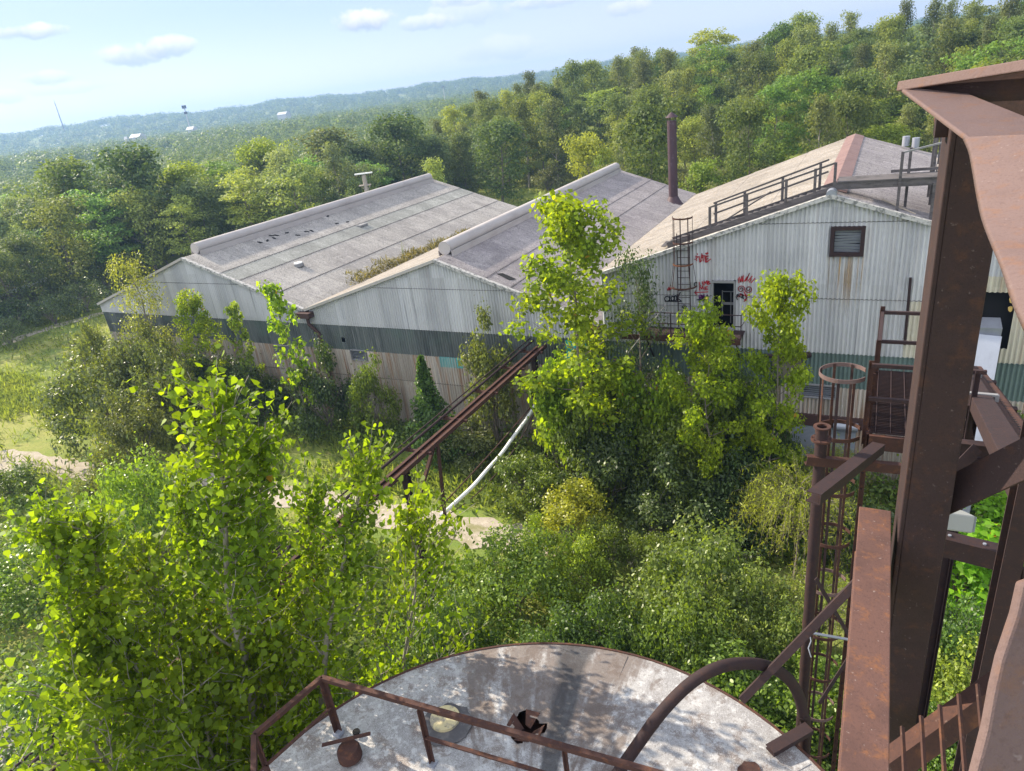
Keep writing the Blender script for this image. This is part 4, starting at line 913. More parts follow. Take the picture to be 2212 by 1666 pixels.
# ------------------------------------------------------------------ far man-made things
def far_things():
    def xyz(px, py, r):
        a, e = azel(px, py); return np.array((math.sin(a)*r, math.cos(a)*r, H+math.tan(e)*r))
    p = xyz(118, 222, 1500); q = (p[0], p[1], 20); o = thing('radio_mast', 'slim radio mast on the skyline at far left', 'mast', q)
    MB().tube([q, (p[0], p[1], p[2])], [1.3, .5], 6).build('mast', MT['rust'], o)
    MB().tube([(p[0], p[1], p[2]), (p[0], p[1], p[2]+4)], .35, 6).build('antenna', MT['jamb'], o)
    p = xyz(397, 230, 800); q = (p[0], p[1], 0); o = thing('cell_tower', 'pale monopole tower with dark antenna head on the skyline', 'tower', q)
    MB().tube([q, p], [.8, .45], 8).build('pole', MT['pale'], o)
    h = MB()
    for k in range(6): g = k*1.05; h.box(p+np.array((math.cos(g)*1.6, math.sin(g)*1.6, -.6)), (.7, .7, 3.0))
    h.box(p-_up0*.6, (3, 3, .4)); h.build('antenna_array', MT['rust_dark'], o)
    h = MB(); h.box(p-_up0*6, (2.2, 2.2, 2.2)); h.build('antenna_array', MT['rust_dark'], o)
    p = xyz(957, 188, 600); o = thing('light_mast', 'slender pale light mast above the woods near the hill', 'mast', (p[0], p[1], 0))
    MB().tube([(p[0], p[1], 0), p], [.35, .2], 6).build('pole', MT['pale'], o); MB().box(p, (2.4, 1, .5)).build('lamp_bar', MT['jamb'], o)
    for px, py, w, r, lab in ((296, 291, 26, 700, 'long white roofed warehouse left of the monopole tower'), (612, 243, 22, 900, 'white warehouse tucked below the ridge right of the monopole tower'), (413, 275, 18, 790, 'small white building at the foot of the monopole tower'), (272, 297, 8, 690, 'little white hut beside the long warehouse')):
        p = xyz(px, py, r); W_ = w*r/F_PX; o = thing('warehouse', lab, 'warehouse', (p[0], p[1], 0))
        MB().box((p[0], p[1], p[2]/2-1), (W_, W_*.6, max(1, p[2]-2))).build('wall', MT['pale'], o)
        MB().hexa([(p[0]+a*W_*.53, p[1]+b*W_*.33, p[2]-2.) for a, b in ((-1, -1), (1, -1), (1, 1), (-1, 1))]+[(p[0]+a*W_*.53, p[1]+b*W_*.06, p[2]+.6) for a, b in ((-1, -1), (1, -1), (1, 1), (-1, 1))]).build('roof', MT['pale'], o)
    # low building at the left edge
    P = [on_z(*q, 3.2) for q in ((-40, 642), (8, 632), (62, 610), (44, 596), (-40, 602))]
    o = thing('low_building', 'low flat roofed brown building half hidden by shrubs at far left', 'building', (P[1][0], P[1][1], 0))
    a, b, c = on_z(5, 640, 3.2), on_z(105, 605, 3.2), on_z(45, 592, 3.2); d = a+(c-b)*1.0; u = (b-a)
    V = [a-u*.6, b, c, a+(c-b)-u*.6]
    MB().sheet(V, .25, (0, 0, 1)).build('roof', material('brown_flat_roof', (.20, .15, .13), .9), o)
    MB().sheet([V[0], V[1], V[1]-_up0*3.2, V[0]-_up0*3.2], .2).build('wall', MT['board'], o)
    MB().bar(V[0]+np.array((0, -.15, .1)), V[1]+np.array((0, -.15, .1)), .25, .5).build('white_fascia', MT['white'], o)
far_things()
# ------------------------------------------------------------------ plants
SHAPES = {'diamond': [(0, 0, 0), (.45, .30, .05), (1, 0, 0), (.45, -.30, .05)],
          'oval': [(0, 0, 0), (.25, .26, .03), (.7, .24, .03), (1, 0, -.03), (.7, -.24, .03), (.25, -.26, .03)],
          'heart': [(0, 0, 0), (.06, .40, .06), (.40, .50, .05), (.74, .22, 0), (1.08, 0, -.06), (.74, -.22, 0), (.40, -.50, .05), (.06, -.40, .06)],
          'narrow': [(0, 0, 0), (.4, .085, .02), (1, 0, -.06), (.4, -.085, .02)]}
def norm(a): return a/(np.linalg.norm(a, axis=-1, keepdims=True)+1e-9)
def leaf_verts(P, size, shape, rng, up=.55, droop=.2, out=None, ow=.65):
    N = len(P); n = rng.normal(size=(N, 3)); n = norm(n)
    if out is not None: n = n*.75+out*ow
    n[:, 2] += up; n = norm(n)
    t = rng.normal(size=(N, 3)); t[:, 2] -= droop
    if out is not None: t = t+out*.7
    t = norm(t-n*(t*n).sum(1, keepdims=True)); b = np.cross(n, t)
    s = (size*rng.uniform(.45, 1.35, N))[:, None]; T = SHAPES[shape]
    V = np.stack([P+s*(t*u+b*v+n*w) for u, v, w in T], 1)
    return V.reshape(-1, 3), len(T)
def crown_mesh(name, V, k, m):
    me = raw_mesh(name, V, ngon=k); me.materials.append(m); return me
def blob_points(C, R, n, rng, flat=.8, shell=.45):
    """n points spread through clumps with centres C and radii R"""
    C = np.asarray(C, float); R = np.asarray(R, float); p = R**2; i = rng.choice(len(C), n, p=p/p.sum())
    d = norm(rng.normal(size=(n, 3))); r = rng.uniform(0, 1, n)**shell
    Q = d*(r*R[i])[:, None]; Q[:, 2] *= flat
    return C[i]+Q, d
def profile(kind, t):
    if kind == 'round': return math.sqrt(max(.02, 1-((t-.5)/.56)**2))
    if kind == 'cone': return max(.08, 1.02-t)
    if kind == 'column': return .55+.45*math.sin(min(1, t*1.15)*math.pi)
    if kind == 'umbrella': return .45+.6*t if t < .75 else 1.0-.9*(t-.75)/.25*.6
    return 1.
def curve(a, d0, d1, L, n, rng, wig=.08):
    P = [np.array(a, float)]; d0 = np.array(d0, float); d1 = np.array(d1, float)
    for i in range(n):
        d = d0+(d1-d0)*(i/max(1, n-1)); d = d/np.linalg.norm(d)+rng.normal(size=3)*wig; P.append(P[-1]+d*L/n)
    return P
def make_tree(seed, h, R, base=.28, limbs=16, kind='round', clump=1.1, per=4, nleaf=5000, leaf=.3, shape='diamond', lm='leaf_far', bark='bark', r0=None, flat=.75, up=.55, droop=.2, sides=5, shell=.45, twig=False, lean=.04, elev=(15, 62)):
    rng = np.random.default_rng(seed); mb = MB(); r0 = r0 or h*.016
    T = [np.array((0, 0, 0.))]; ln = rng.normal(size=2)*lean
    for i in range(7): T.append(np.array((ln[0]*h*(i+1)/7+rng.normal()*.012*h, ln[1]*h*(i+1)/7+rng.normal()*.012*h, h*.95*(i+1)/7)))
    mb.tube(T, [r0*(1-.86*i/7) for i in range(8)], sides+2)
    def on_trunk(t): q = t*7; i = min(6, int(q)); return T[i]+(T[i+1]-T[i])*(q-i)
    C = []; Rr = []; twigs = []
    for i in range(limbs):
        t = (i+.5)/limbs; tz = base+(1-base)*t*.96; az = i*2.4+rng.uniform(-.5, .5); L = R*profile(kind, t)*rng.uniform(.72, 1.18)
        e = math.radians(elev[0]+(elev[1]-elev[0])*t+rng.uniform(-10, 10)); hd = np.array((math.cos(az), math.sin(az), 0))
        d0 = hd*math.cos(e)+_up0*math.sin(e); d1 = hd*math.cos(e*.6)+_up0*math.sin(e+.2)
        n = 5; P = curve(on_trunk(tz), d0, d1, L, n, rng); rl = max(.012, r0*(1-tz)*.62)
        mb.tube(P, [rl*(1-.8*k/n) for k in range(n+1)], sides, False)
        for k in range(per):
            q = .38+.62*(k+1)/per; j = min(n-1, int(q*n*.999)); c = P[j]+(P[j+1]-P[j])*(q*n-j)
            off = rng.normal(size=3)*clump*.42; off[2] *= .6
            C.append(c+off); Rr.append(clump*rng.uniform(.62, 1.2)*(1.0 if k else .8))
            if twig or k % 2 == 0: twigs.append((P[j], c+off))
    for k in range(3): C.append(T[-1]+rng.normal(size=3)*clump*.35); Rr.append(clump*rng.uniform(.6, .95))
    for a, b in twigs:
        if np.linalg.norm(b-a) > .05: mb.tube([a, (a+b)/2+rng.normal(size=3)*.04, b], [max(.006, r0*.09), max(.005, r0*.06), .004], 3, False)
    P, d = blob_points(C, Rr, nleaf, rng, flat, shell)
    V, k = leaf_verts(P, leaf, shape, rng, up, droop, d)
    tm = raw_mesh('trunk', mb.v, mb.f); tm.polygons.foreach_set('use_smooth', [True]*len(mb.f)); tm.materials.append(MT[bark])
    cm = crown_mesh('crown', V, k, MT[lm])
    return dict(trunk=tm, crown=cm, h=float(np.percentile(V[:, 2], 99.6)), r=float(np.percentile(np.hypot(V[:, 0], V[:, 1]), 96)))
def make_poplar(seed, h, R, nleaf_per=18, leaf=.080, limbs=34, base=.42, shape='heart', twigs_per=8, lm='leaf_poplar', bark='bark_pale', r0=.13, kind='column', tl=.62):
    """leaves hang one by one along real twigs"""
    rng = np.random.default_rng(seed); mb = MB(); T = [np.array((0, 0, 0.))]
    for i in range(9): T.append(np.array((rng.normal()*.010*h, rng.normal()*.010*h, h*.97*(i+1)/9)))
    mb.tube(T, [r0*(1-.9*i/9) for i in range(10)], 9)
    def on_trunk(t): q = t*9; i = min(8, int(q)); return T[i]+(T[i+1]-T[i])*(q-i)
    LP = []
    def leafy(a, d, L):
        P = curve(a, d, d+_up0*.25, L, 4, rng, .10); mb.tube(P, [.008, .006, .005, .004, .003], 3, False)
        for k in range(nleaf_per):
            q = .18+.82*k/(nleaf_per-1); j = min(3, int(q*4*.999)); c = P[j]+(P[j+1]-P[j])*(q*4-j); o = rng.normal(size=3)*.075; LP.append(c+o)
    for i in range(limbs):
        t = (i+.5)/limbs; tz = base+(1-base)*t*.97; az = i*2.4+rng.uniform(-.6, .6); L = R*profile(kind, t)*rng.uniform(.65, 1.2)*(1 if t < .8 else .75)
        e = math.radians(22+42*t+rng.uniform(-12, 12)); hd = np.array((math.cos(az), math.sin(az), 0)); d0 = hd*math.cos(e)+_up0*math.sin(e)
        n = 5; P = curve(on_trunk(tz), d0, d0+_up0*.35, L, n, rng, .09); rl = max(.014, r0*(1-tz)*.55)
        mb.tube(P, [rl*(1-.82*k/n) for k in range(n+1)], 5, False)
        for k in range(twigs_per):
            q = .22+.78*k/(twigs_per-1); j = min(n-1, int(q*n*.999)); c = P[j]+(P[j+1]-P[j])*(q*n-j); u = norm(rng.normal(size=3)); u[2] = abs(u[2])*.7
            leafy(c, norm(u+d0*.5), tl*rng.uniform(.6, 1.2))
    for k in range(7): leafy(T[-1]-_up0*k*.16, norm(np.array((rng.normal()*.6, rng.normal()*.6, 1.))), tl*.8)
    P = np.array(LP); V, k = leaf_verts(P, leaf, shape, rng, .35, .55, None)
    tm = raw_mesh('trunk', mb.v, mb.f); tm.polygons.foreach_set('use_smooth', [True]*len(mb.f)); tm.materials.append(MT[bark])
    return dict(trunk=tm, crown=crown_mesh('crown', V, k, MT[lm]), h=float(V[:, 2].max()), r=float(np.percentile(np.hypot(V[:, 0], V[:, 1]), 96)))
def make_bush(seed, h, R, nleaf=7000, leaf=.085, shape='oval', lm='leaf_bush', stems=9, clumps=46, cr=.5, up=.5, droop=.2, flat=.85, bark='bark', peaky=.0, shell=.5):
    rng = np.random.default_rng(seed); mb = MB(); C = []; Rr = []
    for i in range(clumps):
        g = i*2.4+rng.uniform(-.4, .4); f = math.sqrt((i+.5)/clumps); zt = math.sqrt(max(0, 1-f*f))
        lvl = rng.uniform(.45, 1)**.6; c = np.array((math.cos(g)*f*R*.88, math.sin(g)*f*R*.88, h*(.14+.80*zt*lvl)))
        c[2] *= 1-peaky*f; c += rng.normal(size=3)*.14*R; c[2] = max(.15, c[2]); C.append(c); Rr.append(cr*rng.uniform(.6, 1.25))
    for i in range(stems):
        c = C[int(i*clumps/stems)]; P = curve((rng.normal()*.12, rng.normal()*.12, 0), (c[0]*.25, c[1]*.25, 1), (c[0], c[1], c[2]*.9), np.linalg.norm(c)*.95, 5, rng, .07)
        mb.tube(P, [.05, .042, .034, .026, .018, .01], 5, False)
        for k in range(3): q = P[2+k]; e = C[rng.integers(len(C))]; e = q+(e-q)*.45; mb.tube([q, (q+e)/2+rng.normal(size=3)*.06, e], [.016, .011, .006], 3, False)
    P, d = blob_points(C, Rr, nleaf, rng, flat, shell)
    # loose sprays sticking out of the outline
    k = nleaf//22; j = rng.integers(len(C), size=k); u = norm(rng.normal(size=(k, 3))+np.array((0, 0, .9)))
    A = np.asarray(C)[j]+u*(np.asarray(Rr)[j]*rng.uniform(.9, 1.7, k))[:, None]; P = np.r_[P, A]; d = np.r_[d, u]
    P[:, 2] = np.maximum(P[:, 2], .03)
    V, kk = leaf_verts(P, leaf, shape, rng, up, droop, d)
    tm = raw_mesh('stems', mb.v, mb.f); tm.materials.append(MT[bark])
    return dict(trunk=tm, crown=crown_mesh('foliage', V, kk, MT[lm]), h=float(np.percentile(V[:, 2], 99.5)), r=float(np.percentile(np.hypot(V[:, 0], V[:, 1]), 96)))
def make_willow(seed, h, R, strings=240, per=40, leaf=.20):
    rng = np.random.default_rng(seed); mb = MB(); LP = []; D = []
    mb.tube([(0, 0, 0), (.1, 0, h*.3), (.0, .1, h*.6)], [.12, .09, .06], 7)
    for i in range(strings):
        g = i*2.4; f = math.sqrt((i+.5)/strings); c = np.array((math.cos(g)*f*R*.75, math.sin(g)*f*R*.75, h*(.55+.42*math.sqrt(1-f*f)*rng.uniform(.6, 1))))
        hd = np.array((math.cos(g), math.sin(g), .5)); P = curve(c, hd+rng.normal(size=3)*.3, hd*.5-_up0*1.1, R*rng.uniform(.55, 1.25), 5, rng, .12); mb.tube(P, [.012, .01, .008, .006, .005, .003], 3, False)
        if i % 5 == 0: mb.tube([(0, 0, h*.4), c*.5+_up0*h*.28, c], [.05, .035, .012], 5, False)
        for k in range(per):
            q = k/per; j = min(4, int(q*5)); LP.append(P[j]+(P[j+1]-P[j])*(q*5-j)+rng.normal(size=3)*.05); D.append(norm(P[j+1]-P[j])+rng.normal(size=3)*.5)
    V, k = leaf_verts(np.array(LP), leaf, 'narrow', rng, .3, .3, np.array(D), 1.2)
    tm = raw_mesh('stems', mb.v, mb.f); tm.materials.append(MT['bark'])
    return dict(trunk=tm, crown=crown_mesh('foliage', V, k, MT['leaf_bush']), h=float(V[:, 2].max()), r=float(np.percentile(np.hypot(V[:, 0], V[:, 1]), 95)))
def make_juniper(seed, h, R):
    rng = np.random.default_rng(seed); n = 11000; t = rng.uniform(0, 1, n)**.75; g = rng.uniform(0, 2*math.pi, n); lob = .85+.38*np.sin(g*4+t*11)+.25*np.sin(g*7-t*19)
    r = R*(1.03-t)*rng.uniform(0, 1, n)**.4*lob; P = np.stack([r*np.cos(g), r*np.sin(g), .15+t*h*.97], 1); d = np.stack([np.cos(g), np.sin(g), np.full(n, .9)], 1)
    V, k = leaf_verts(P, .20, 'diamond', rng, .2, -.3, norm(d)*1.1)
    mb = MB(); mb.tube([(0, 0, 0), (0, 0, h*.9)], [.11, .02], 6); tm = raw_mesh('trunk', mb.v, mb.f); tm.materials.append(MT['bark'])
    return dict(trunk=tm, crown=crown_mesh('foliage', V, k, MT['leaf_bush']), h=h, r=R)
def make_bare(seed, h):
    rng = np.random.default_rng(seed); mb = MB()
    def br(p, d, L, r, lv):
        P = curve(p, d, d+_up0*.12, L, 4, rng, .16); mb.tube(P, [r, r*.85, r*.7, r*.55, r*.4], 5, False)
        if lv:
            for k in range(3 if lv > 1 else 3): u = norm(d+rng.normal(size=3)*.55); br(P[2+k if k < 3 else 4], u, L*rng.uniform(.5, .75), r*.5, lv-1)
    br(np.zeros(3), np.array((.03, 0, 1.)), h*.5, h*.018, 4)
    tm = raw_mesh('trunk', mb.v, mb.f); tm.materials.append(MT['deadwood']); return dict(trunk=tm, crown=None, h=h, r=h*.3)
def plant(p, name, cat, label, xy, h, r, color, rot=0., group=None, parts=('trunk', 'crown'), z=None):
    sx = r/p['r'] if r else h/p['h']; sz = h/p['h']; zz = float(height(*xy)) if z is None else z
    o = thing(name, label, cat, (xy[0], xy[1], zz), group); o.scale = (sx, sx, sz); o.rotation_euler[2] = rot
    if p['trunk'] is not None: link_mesh(parts[0], p['trunk'], o)
    if p['crown'] is not None: link_mesh(parts[1], p['crown'], o, color)
    return o
def by_px(px, py, y, wpx):                                   # top of the plant at this picture point, y metres out
    P = on_y(px, py, y); return (float(P[0]), float(P[1])), float(P[2]), wpx/2*float((P-CAM)@FW)/F_PX
def spot(p, name, cat, label, px, py, y, wpx, color, rot=0., parts=('stems', 'foliage'), hmin=.6, group=None):
    xy, h, r = by_px(px, py, y, wpx)
    if y < 20 and h > 2.7*r:                                 # keep low plants low: slide the spot along the sight line
        h = 3.
        for _ in range(40):
            P = on_z(px, py, h); r = wpx/2*float((P-CAM)@FW)/F_PX; h = .5*h+.5*min(2.4*r, 6.5)
        P = on_z(px, py, h); xy = (float(P[0]), float(P[1]))
    z0 = float(height(*xy)); return plant(p, name, cat, label, xy, max(hmin, h-z0), r, color, rot, group, parts)

def near_plants():
    PA, PB = make_poplar(1, 13, 1.7, kind='cone', base=.34, limbs=36), make_poplar(2, 13, 1.7, kind='cone', base=.28, limbs=38)
    PC = make_poplar(3, 9, 1.7, kind='round', base=.22, limbs=30, r0=.09)
    yg, yg2 = (.155, .240, .022), (.162, .245, .026)
    TP = ('trunk', 'crown')
    def pop(p, label, px, py, d, r, rot, base, bd, col=yg):
        T = at(px, py, d); B0 = at(base[0], base[1], bd); t = T-B0; B0 = T-t*(T[2]/t[2]); ax = Vector(T-B0)
        o = plant(p, 'poplar_tree', 'tree', label, (B0[0], B0[1]), ax.length, r, col, 0, None, TP, 0.)
        o.rotation_euler = (Vector((0, 0, 1)).rotation_difference(ax).to_matrix() @ Matrix.Rotation(rot, 3, 'Z')).to_euler()
    pop(PA, 'tall leafy poplar in front whose top reaches over the left shed bushes', 452, 762, 8.6, 1.45, .3, (512, 1300), 10.2)
    pop(PB, 'poplar with pale forked trunk rising just beyond the tank guardrail corner', 792, 905, 9.6, 1.40, 1.1, (690, 1450), 11.2)
    pop(PA, 'slim poplar spire just right of the tallest foreground poplar', 568, 850, 9.3, 1.0, 2.6, (570, 1380), 11.2)
    pop(PB, 'slim poplar spire left of the tallest foreground poplar', 385, 985, 9.4, 1.05, 3.3, (440, 1450), 11.2)
    pop(PA, 'poplar spire between the two tall foreground poplars', 672, 985, 10.2, 1.0, 5.0, (640, 1450), 12)
    pop(PC, 'leafy poplar top overlapping the rack post', 918, 1000, 11.2, 1.45, 4.1, (870, 1450), 12.4)
    pop(PB, 'poplar with large leaves at the left edge of the foreground', 62, 1050, 8.3, 1.25, 2.5, (200, 1500), 10.5)
    pop(PA, 'poplar standing second from the left edge of the foreground', 172, 1062, 8.7, 1.2, .8, (290, 1500), 10.8)
    pop(PB, 'poplar crown in the middle of the left foreground', 300, 1120, 9.1, 1.35, 4.0, (420, 1500), 10.9, yg2)
    pop(PC, 'low poplar crown in front of the pale concrete pad', 70, 1330, 8.8, 1.7, 1.7, (240, 1640), 10, yg2)
    pop(PC, 'low poplar crown at the bottom edge left of the tank', 400, 1390, 9.8, 1.7, .9, (480, 1640), 11, yg2)
    pop(PC, 'low poplar crown in the middle of the bottom left corner', 235, 1290, 9.3, 1.6, 3.0, (350, 1600), 10.6)
    pop(PC, 'low poplar crown behind the left end of the guardrail', 560, 1290, 10.6, 1.5, 5.5, (570, 1560), 11.6)
    # poplars of the middle distance
    PM = [make_tree(20+i, 12, 2.7, .30, 24, 'round', .62, 5, 9000, .16, 'heart', 'leaf_poplar', 'bark', .10, .85, .4, .4, 5, .45, True) for i in range(2)]
    lg = (.19, .27, .022)
    spot(PM[0], 'poplar_tree', 'tree', 'tall bright poplar standing alone in front of the middle roof', 1235, 428, 25.5, 295, lg, .4, TP)
    spot(PM[1], 'poplar_tree', 'tree', 'bright young poplar leaning before the dark doorway of the tall shed', 1545, 655, 24.5, 185, lg, 2.2, TP)
    spot(PM[0], 'poplar_tree', 'tree', 'sparse young poplar right of the doorway with branches across the siding', 1672, 596, 25.0, 170, lg, 4.2, TP)
    spot(PM[1], 'poplar_tree', 'tree', 'slim yellow green poplar in front of the left shed wall', 402, 632, 27.0, 100, lg, 1.2, TP)
    PS = make_tree(31, 8, 1.3, .3, 13, 'column', .5, 3, 900, .24, 'heart', 'leaf_poplar', 'bark', .05, .8, .6, .3, 5, .5, True)
    spot(PS, 'sapling', 'tree', 'thin big leaved sapling before the dark band of the left shed', 585, 608, 26.5, 80, (.17, .28, .025), .5, TP)
    spot(PS, 'sapling', 'tree', 'spindly sapling left of the big leaved one on the left shed', 500, 652, 27.5, 55, (.15, .22, .04), 2.5, TP)
    TE = make_tree(41, 8, 2.0, .3, 18, 'round', .7, 4, 5200, .13, 'oval', 'leaf_bush', 'bark', .12)
    spot(TE, 'elm_tree', 'tree', 'dark leaved tree against the left corner of the tall shed', 1385, 540, 28.0, 150, (.065, .105, .042), .2, TP)
    spot(TE, 'olive_tree', 'tree', 'round yellow green tree at the left eave of the farthest left shed', 280, 546, 27.5, 125, (.21, .25, .07), 1.5, TP)
    spot(make_juniper(3, 5, 1.6), 'juniper', 'tree', 'dark pointed juniper beside the wall below the teal patch', 908, 775, 26.3, 125, (.07, .135, .03), 0, TP)
    B = [make_bush(50+i, 3, 2.2, 5600, .155, clumps=34, cr=.58) for i in range(3)]                                  # common shrub
    BT_ = [make_bush(60+i, 4.5, 1.6, 5600, .15, 'oval', clumps=50, peaky=.1) for i in range(2)]   # upright shrub
    BF = [make_bush(70+i, 3, 2.4, 9500, .13, 'oval', clumps=40, cr=.60) for i in range(2)]      # fine leaved
    BV = make_bush(80, 4.5, 1.3, 3200, .17, 'heart', 'leaf_poplar', 6, 34, .5, .6, .5)           # broad vine leaves
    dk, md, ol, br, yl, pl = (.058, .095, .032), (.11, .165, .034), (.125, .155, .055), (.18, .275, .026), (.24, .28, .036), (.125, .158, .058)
    L = [  # proto, kind, label, px, py(top), y, width px, colour
        (BT_[0], 'shrub', 'upright olive shrub against the wall right of the teal patch', 1035, 672, 28.2, 120, ol),
        (B[1], 'shrub', 'loose shrub beside the louvre on the middle shed wall', 785, 768, 28.0, 110, md),
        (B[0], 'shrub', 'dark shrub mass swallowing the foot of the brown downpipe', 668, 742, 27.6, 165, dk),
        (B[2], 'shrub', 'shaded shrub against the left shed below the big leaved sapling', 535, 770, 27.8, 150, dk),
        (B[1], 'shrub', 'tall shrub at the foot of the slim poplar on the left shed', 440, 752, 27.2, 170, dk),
        (BF[0], 'olive_shrub', 'large grey green shrub sprawling beside the meadow at left', 165, 735, 22.8, 270, pl),
        (BF[1], 'olive_shrub', 'grey green shrub below the round yellow green tree', 285, 700, 25.5, 160, pl),
        (BF[0], 'olive_shrub', 'greyish shrub in the middle of the left shrub group', 330, 745, 24.0, 160, ol),
        (BF[1], 'olive_shrub', 'small shrub at the meadow edge left of the round tree', 180, 690, 27.0, 80, pl),
        (BF[0], 'shrub', 'dark shrub under the left shrub group beside the road', 250, 840, 20.5, 190, ol),
        (B[2], 'shrub', 'low grey shrub beside the gravel at left', 205, 965, 17.0, 130, pl),
        (B[0], 'shrub', 'shrub cut by the left picture edge below the gravel road', -10, 1000, 16.0, 150, md),
        (BF[1], 'shrub', 'bright fine leaved shrub behind the tallest foreground poplar', 270, 985, 14.5, 260, (0.170, 0.278, 0.042)),
        (BF[0], 'shrub', 'fine leaved shrub between the foreground poplars and the road', 480, 1060, 15.5, 230, (0.128, 0.213, 0.042)),
        (BF[1], 'shrub', 'fine leaved shrub low at the left edge of the picture', 60, 1165, 11.5, 260, (0.128, 0.213, 0.039)),
        (BF[0], 'shrub', 'fine leaved shrub below the pipe rack at lower left', 330, 1330, 9.5, 330, (0.119, 0.194, 0.039)),
        (BF[1], 'shrub', 'dark shrub in the bottom left under the poplars', 120, 1430, 7.5, 330, (0.102, 0.176, 0.039)),
        (BF[0], 'shrub', 'shrub under the pipe rack beside the pale forked poplar', 590, 1330, 11.0, 260, (0.102, 0.176, 0.036)),
        (BF[1], 'shrub', 'shrub right behind the tank guardrail corner', 640, 1470, 8.8, 220, (0.093, 0.157, 0.036)),
        (B[0], 'viburnum', 'pale leaved shrub under the hanging white pipe', 1000, 905, 27.0, 170, ol),
        (B[1], 'viburnum', 'shrub at the roadside right of the hanging white pipe', 1120, 975, 24.0, 170, md),
        (BV, 'vine', 'bright vine climbing the foot of the lone poplar', 1195, 770, 25.6, 130, br),
        (B[2], 'shrub', 'dark shrub between the rack post and the tall shed', 1280, 740, 27.6, 170, dk),
        (BV, 'vine', 'bright creeper hanging over the shrubs below the balcony', 1362, 800, 26.5, 110, br),
        (B[0], 'shrub', 'big dark shrub under the balcony', 1430, 800, 27.4, 220, dk),
        (BT_[1], 'shrub', 'leafy shrub under the doorway poplar', 1560, 770, 26.0, 200, md),
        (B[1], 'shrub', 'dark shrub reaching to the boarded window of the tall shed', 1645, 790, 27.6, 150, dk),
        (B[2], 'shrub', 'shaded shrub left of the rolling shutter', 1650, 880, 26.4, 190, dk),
        (B[1], 'shrub', 'dark shrub in the thicket below the bright creeper', 1310, 930, 24.8, 200, dk),
        (B[0], 'shrub', 'grey green shrub in the middle of the thicket', 1470, 960, 24.4, 230, (0.076, 0.122, 0.045)),
        (B[2], 'shrub', 'dark shrub at the right end of the thicket', 1600, 960, 24.8, 200, (0.065, 0.111, 0.039)),
        (B[1], 'shrub', 'leafy shrub filling the thicket below the balcony deck', 1400, 870, 26.0, 190, md),
        (BT_[1], 'shrub', 'green shrub between the two doorway poplars', 1605, 800, 26.6, 170, md),
        (B[2], 'shrub', 'green shrub in the upper middle of the thicket', 1500, 870, 25.6, 200, md),
        (B[0], 'shrub', 'shrub hiding the left end of the door header', 1690, 905, 27.0, 120, dk),
        (BV, 'vine', 'bright vine hanging in the right half of the thicket', 1440, 790, 26.2, 100, br),
        (B[1], 'shrub', 'green shrub below the lone poplar left of the creeper', 1250, 880, 25.2, 190, md),
        (BT_[0], 'shrub', 'yellow green shrub at the roadside in front of the thicket', 1235, 1035, 21.9, 150, yl),
        (B[1], 'shrub', 'olive shrub at the roadside below the vine', 1180, 1010, 23.4, 150, md),
        (B[0], 'shrub', 'dark roadside shrub in front of the thicket', 1420, 1060, 23.4, 190, (0.076, 0.122, 0.045)),
        (B[2], 'shrub', 'roadside shrub at the right of the thicket', 1570, 1080, 23.3, 170, (0.071, 0.122, 0.042)),
        (BF[1], 'shrub', 'low shrub at the near edge of the road below the yellow green one', 1300, 1128, 20.3, 150, md),
        (B[0], 'shrub', 'leafy shrub on the near road edge above the broad bright one', 1160, 1120, 20.0, 120, br),
        (BF[0], 'shrub', 'low olive shrub on the near road edge right of centre', 1410, 1150, 20.4, 130, md),
        (BF[0], 'shrub', 'broad bright shrub between the road and the tank', 1085, 1165, 17.0, 290, (0.145, 0.231, 0.039)),
        (BF[1], 'shrub', 'yellow green shrub top right of the broad bright one', 1245, 1150, 19.0, 170, (0.204, 0.296, 0.042)),
        (BF[0], 'shrub', 'dark fine leaved shrub left of the tank rim', 960, 1290, 13.5, 230, (0.093, 0.157, 0.036)),
        (BF[1], 'shrub', 'big olive shrub right of centre below the road', 1510, 1148, 18.2, 320, (0.136, 0.194, 0.049)),
        (BF[0], 'shrub', 'shrub in the gap behind the top of the tank rim', 1290, 1280, 14.0, 250, (0.068, 0.122, 0.031)),
        (BF[1], 'shrub', 'olive shrub behind the right of the tank rim', 1480, 1290, 13.0, 270, (0.119, 0.185, 0.042)),
        (BF[0], 'shrub', 'dark shrub close behind the tank rim at left', 880, 1400, 10.3, 240, (0.085, 0.148, 0.035)),
        (BF[1], 'shrub', 'shrub close behind the highest point of the tank rim', 1180, 1350, 10.5, 240, (0.085, 0.144, 0.035)),
        (BF[0], 'shrub', 'pale shrub left of the yellow willow', 1640, 1250, 13.0, 240, (0.162, 0.222, 0.056)),
        (BT_[1], 'shrub', 'leafy shrub between the arched pipe and the cage', 1560, 1400, 9.6, 240, (0.128, 0.213, 0.036)),
        (BT_[0], 'shrub', 'leafy shrub behind the foot of the arched pipe', 1680, 1480, 7.6, 240, (0.136, 0.222, 0.036)),
        (B[1], 'shrub', 'shrub under the ladder cage at the right of the tank', 1790, 1420, 7.2, 260, (0.119, 0.194, 0.034)),
        (B[2], 'shrub', 'small pale shrub seen through the frame below the platform', 1895, 1082, 19.0, 85, (0.170, 0.241, 0.077)),
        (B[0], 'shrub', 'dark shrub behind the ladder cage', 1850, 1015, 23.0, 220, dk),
        (BV, 'grape_vine', 'bright grape vine beside the sheet metal duct', 2175, 890, 14.0, 210, br),
        (BV, 'grape_vine', 'bright broad leaved vine left of the conveyor rail', 2035, 920, 16.0, 140, br),
        (BV, 'catalpa', 'broad leaved bright bush under the floodlight', 2100, 1130, 9.4, 240, (0.145, 0.315, 0.028)),
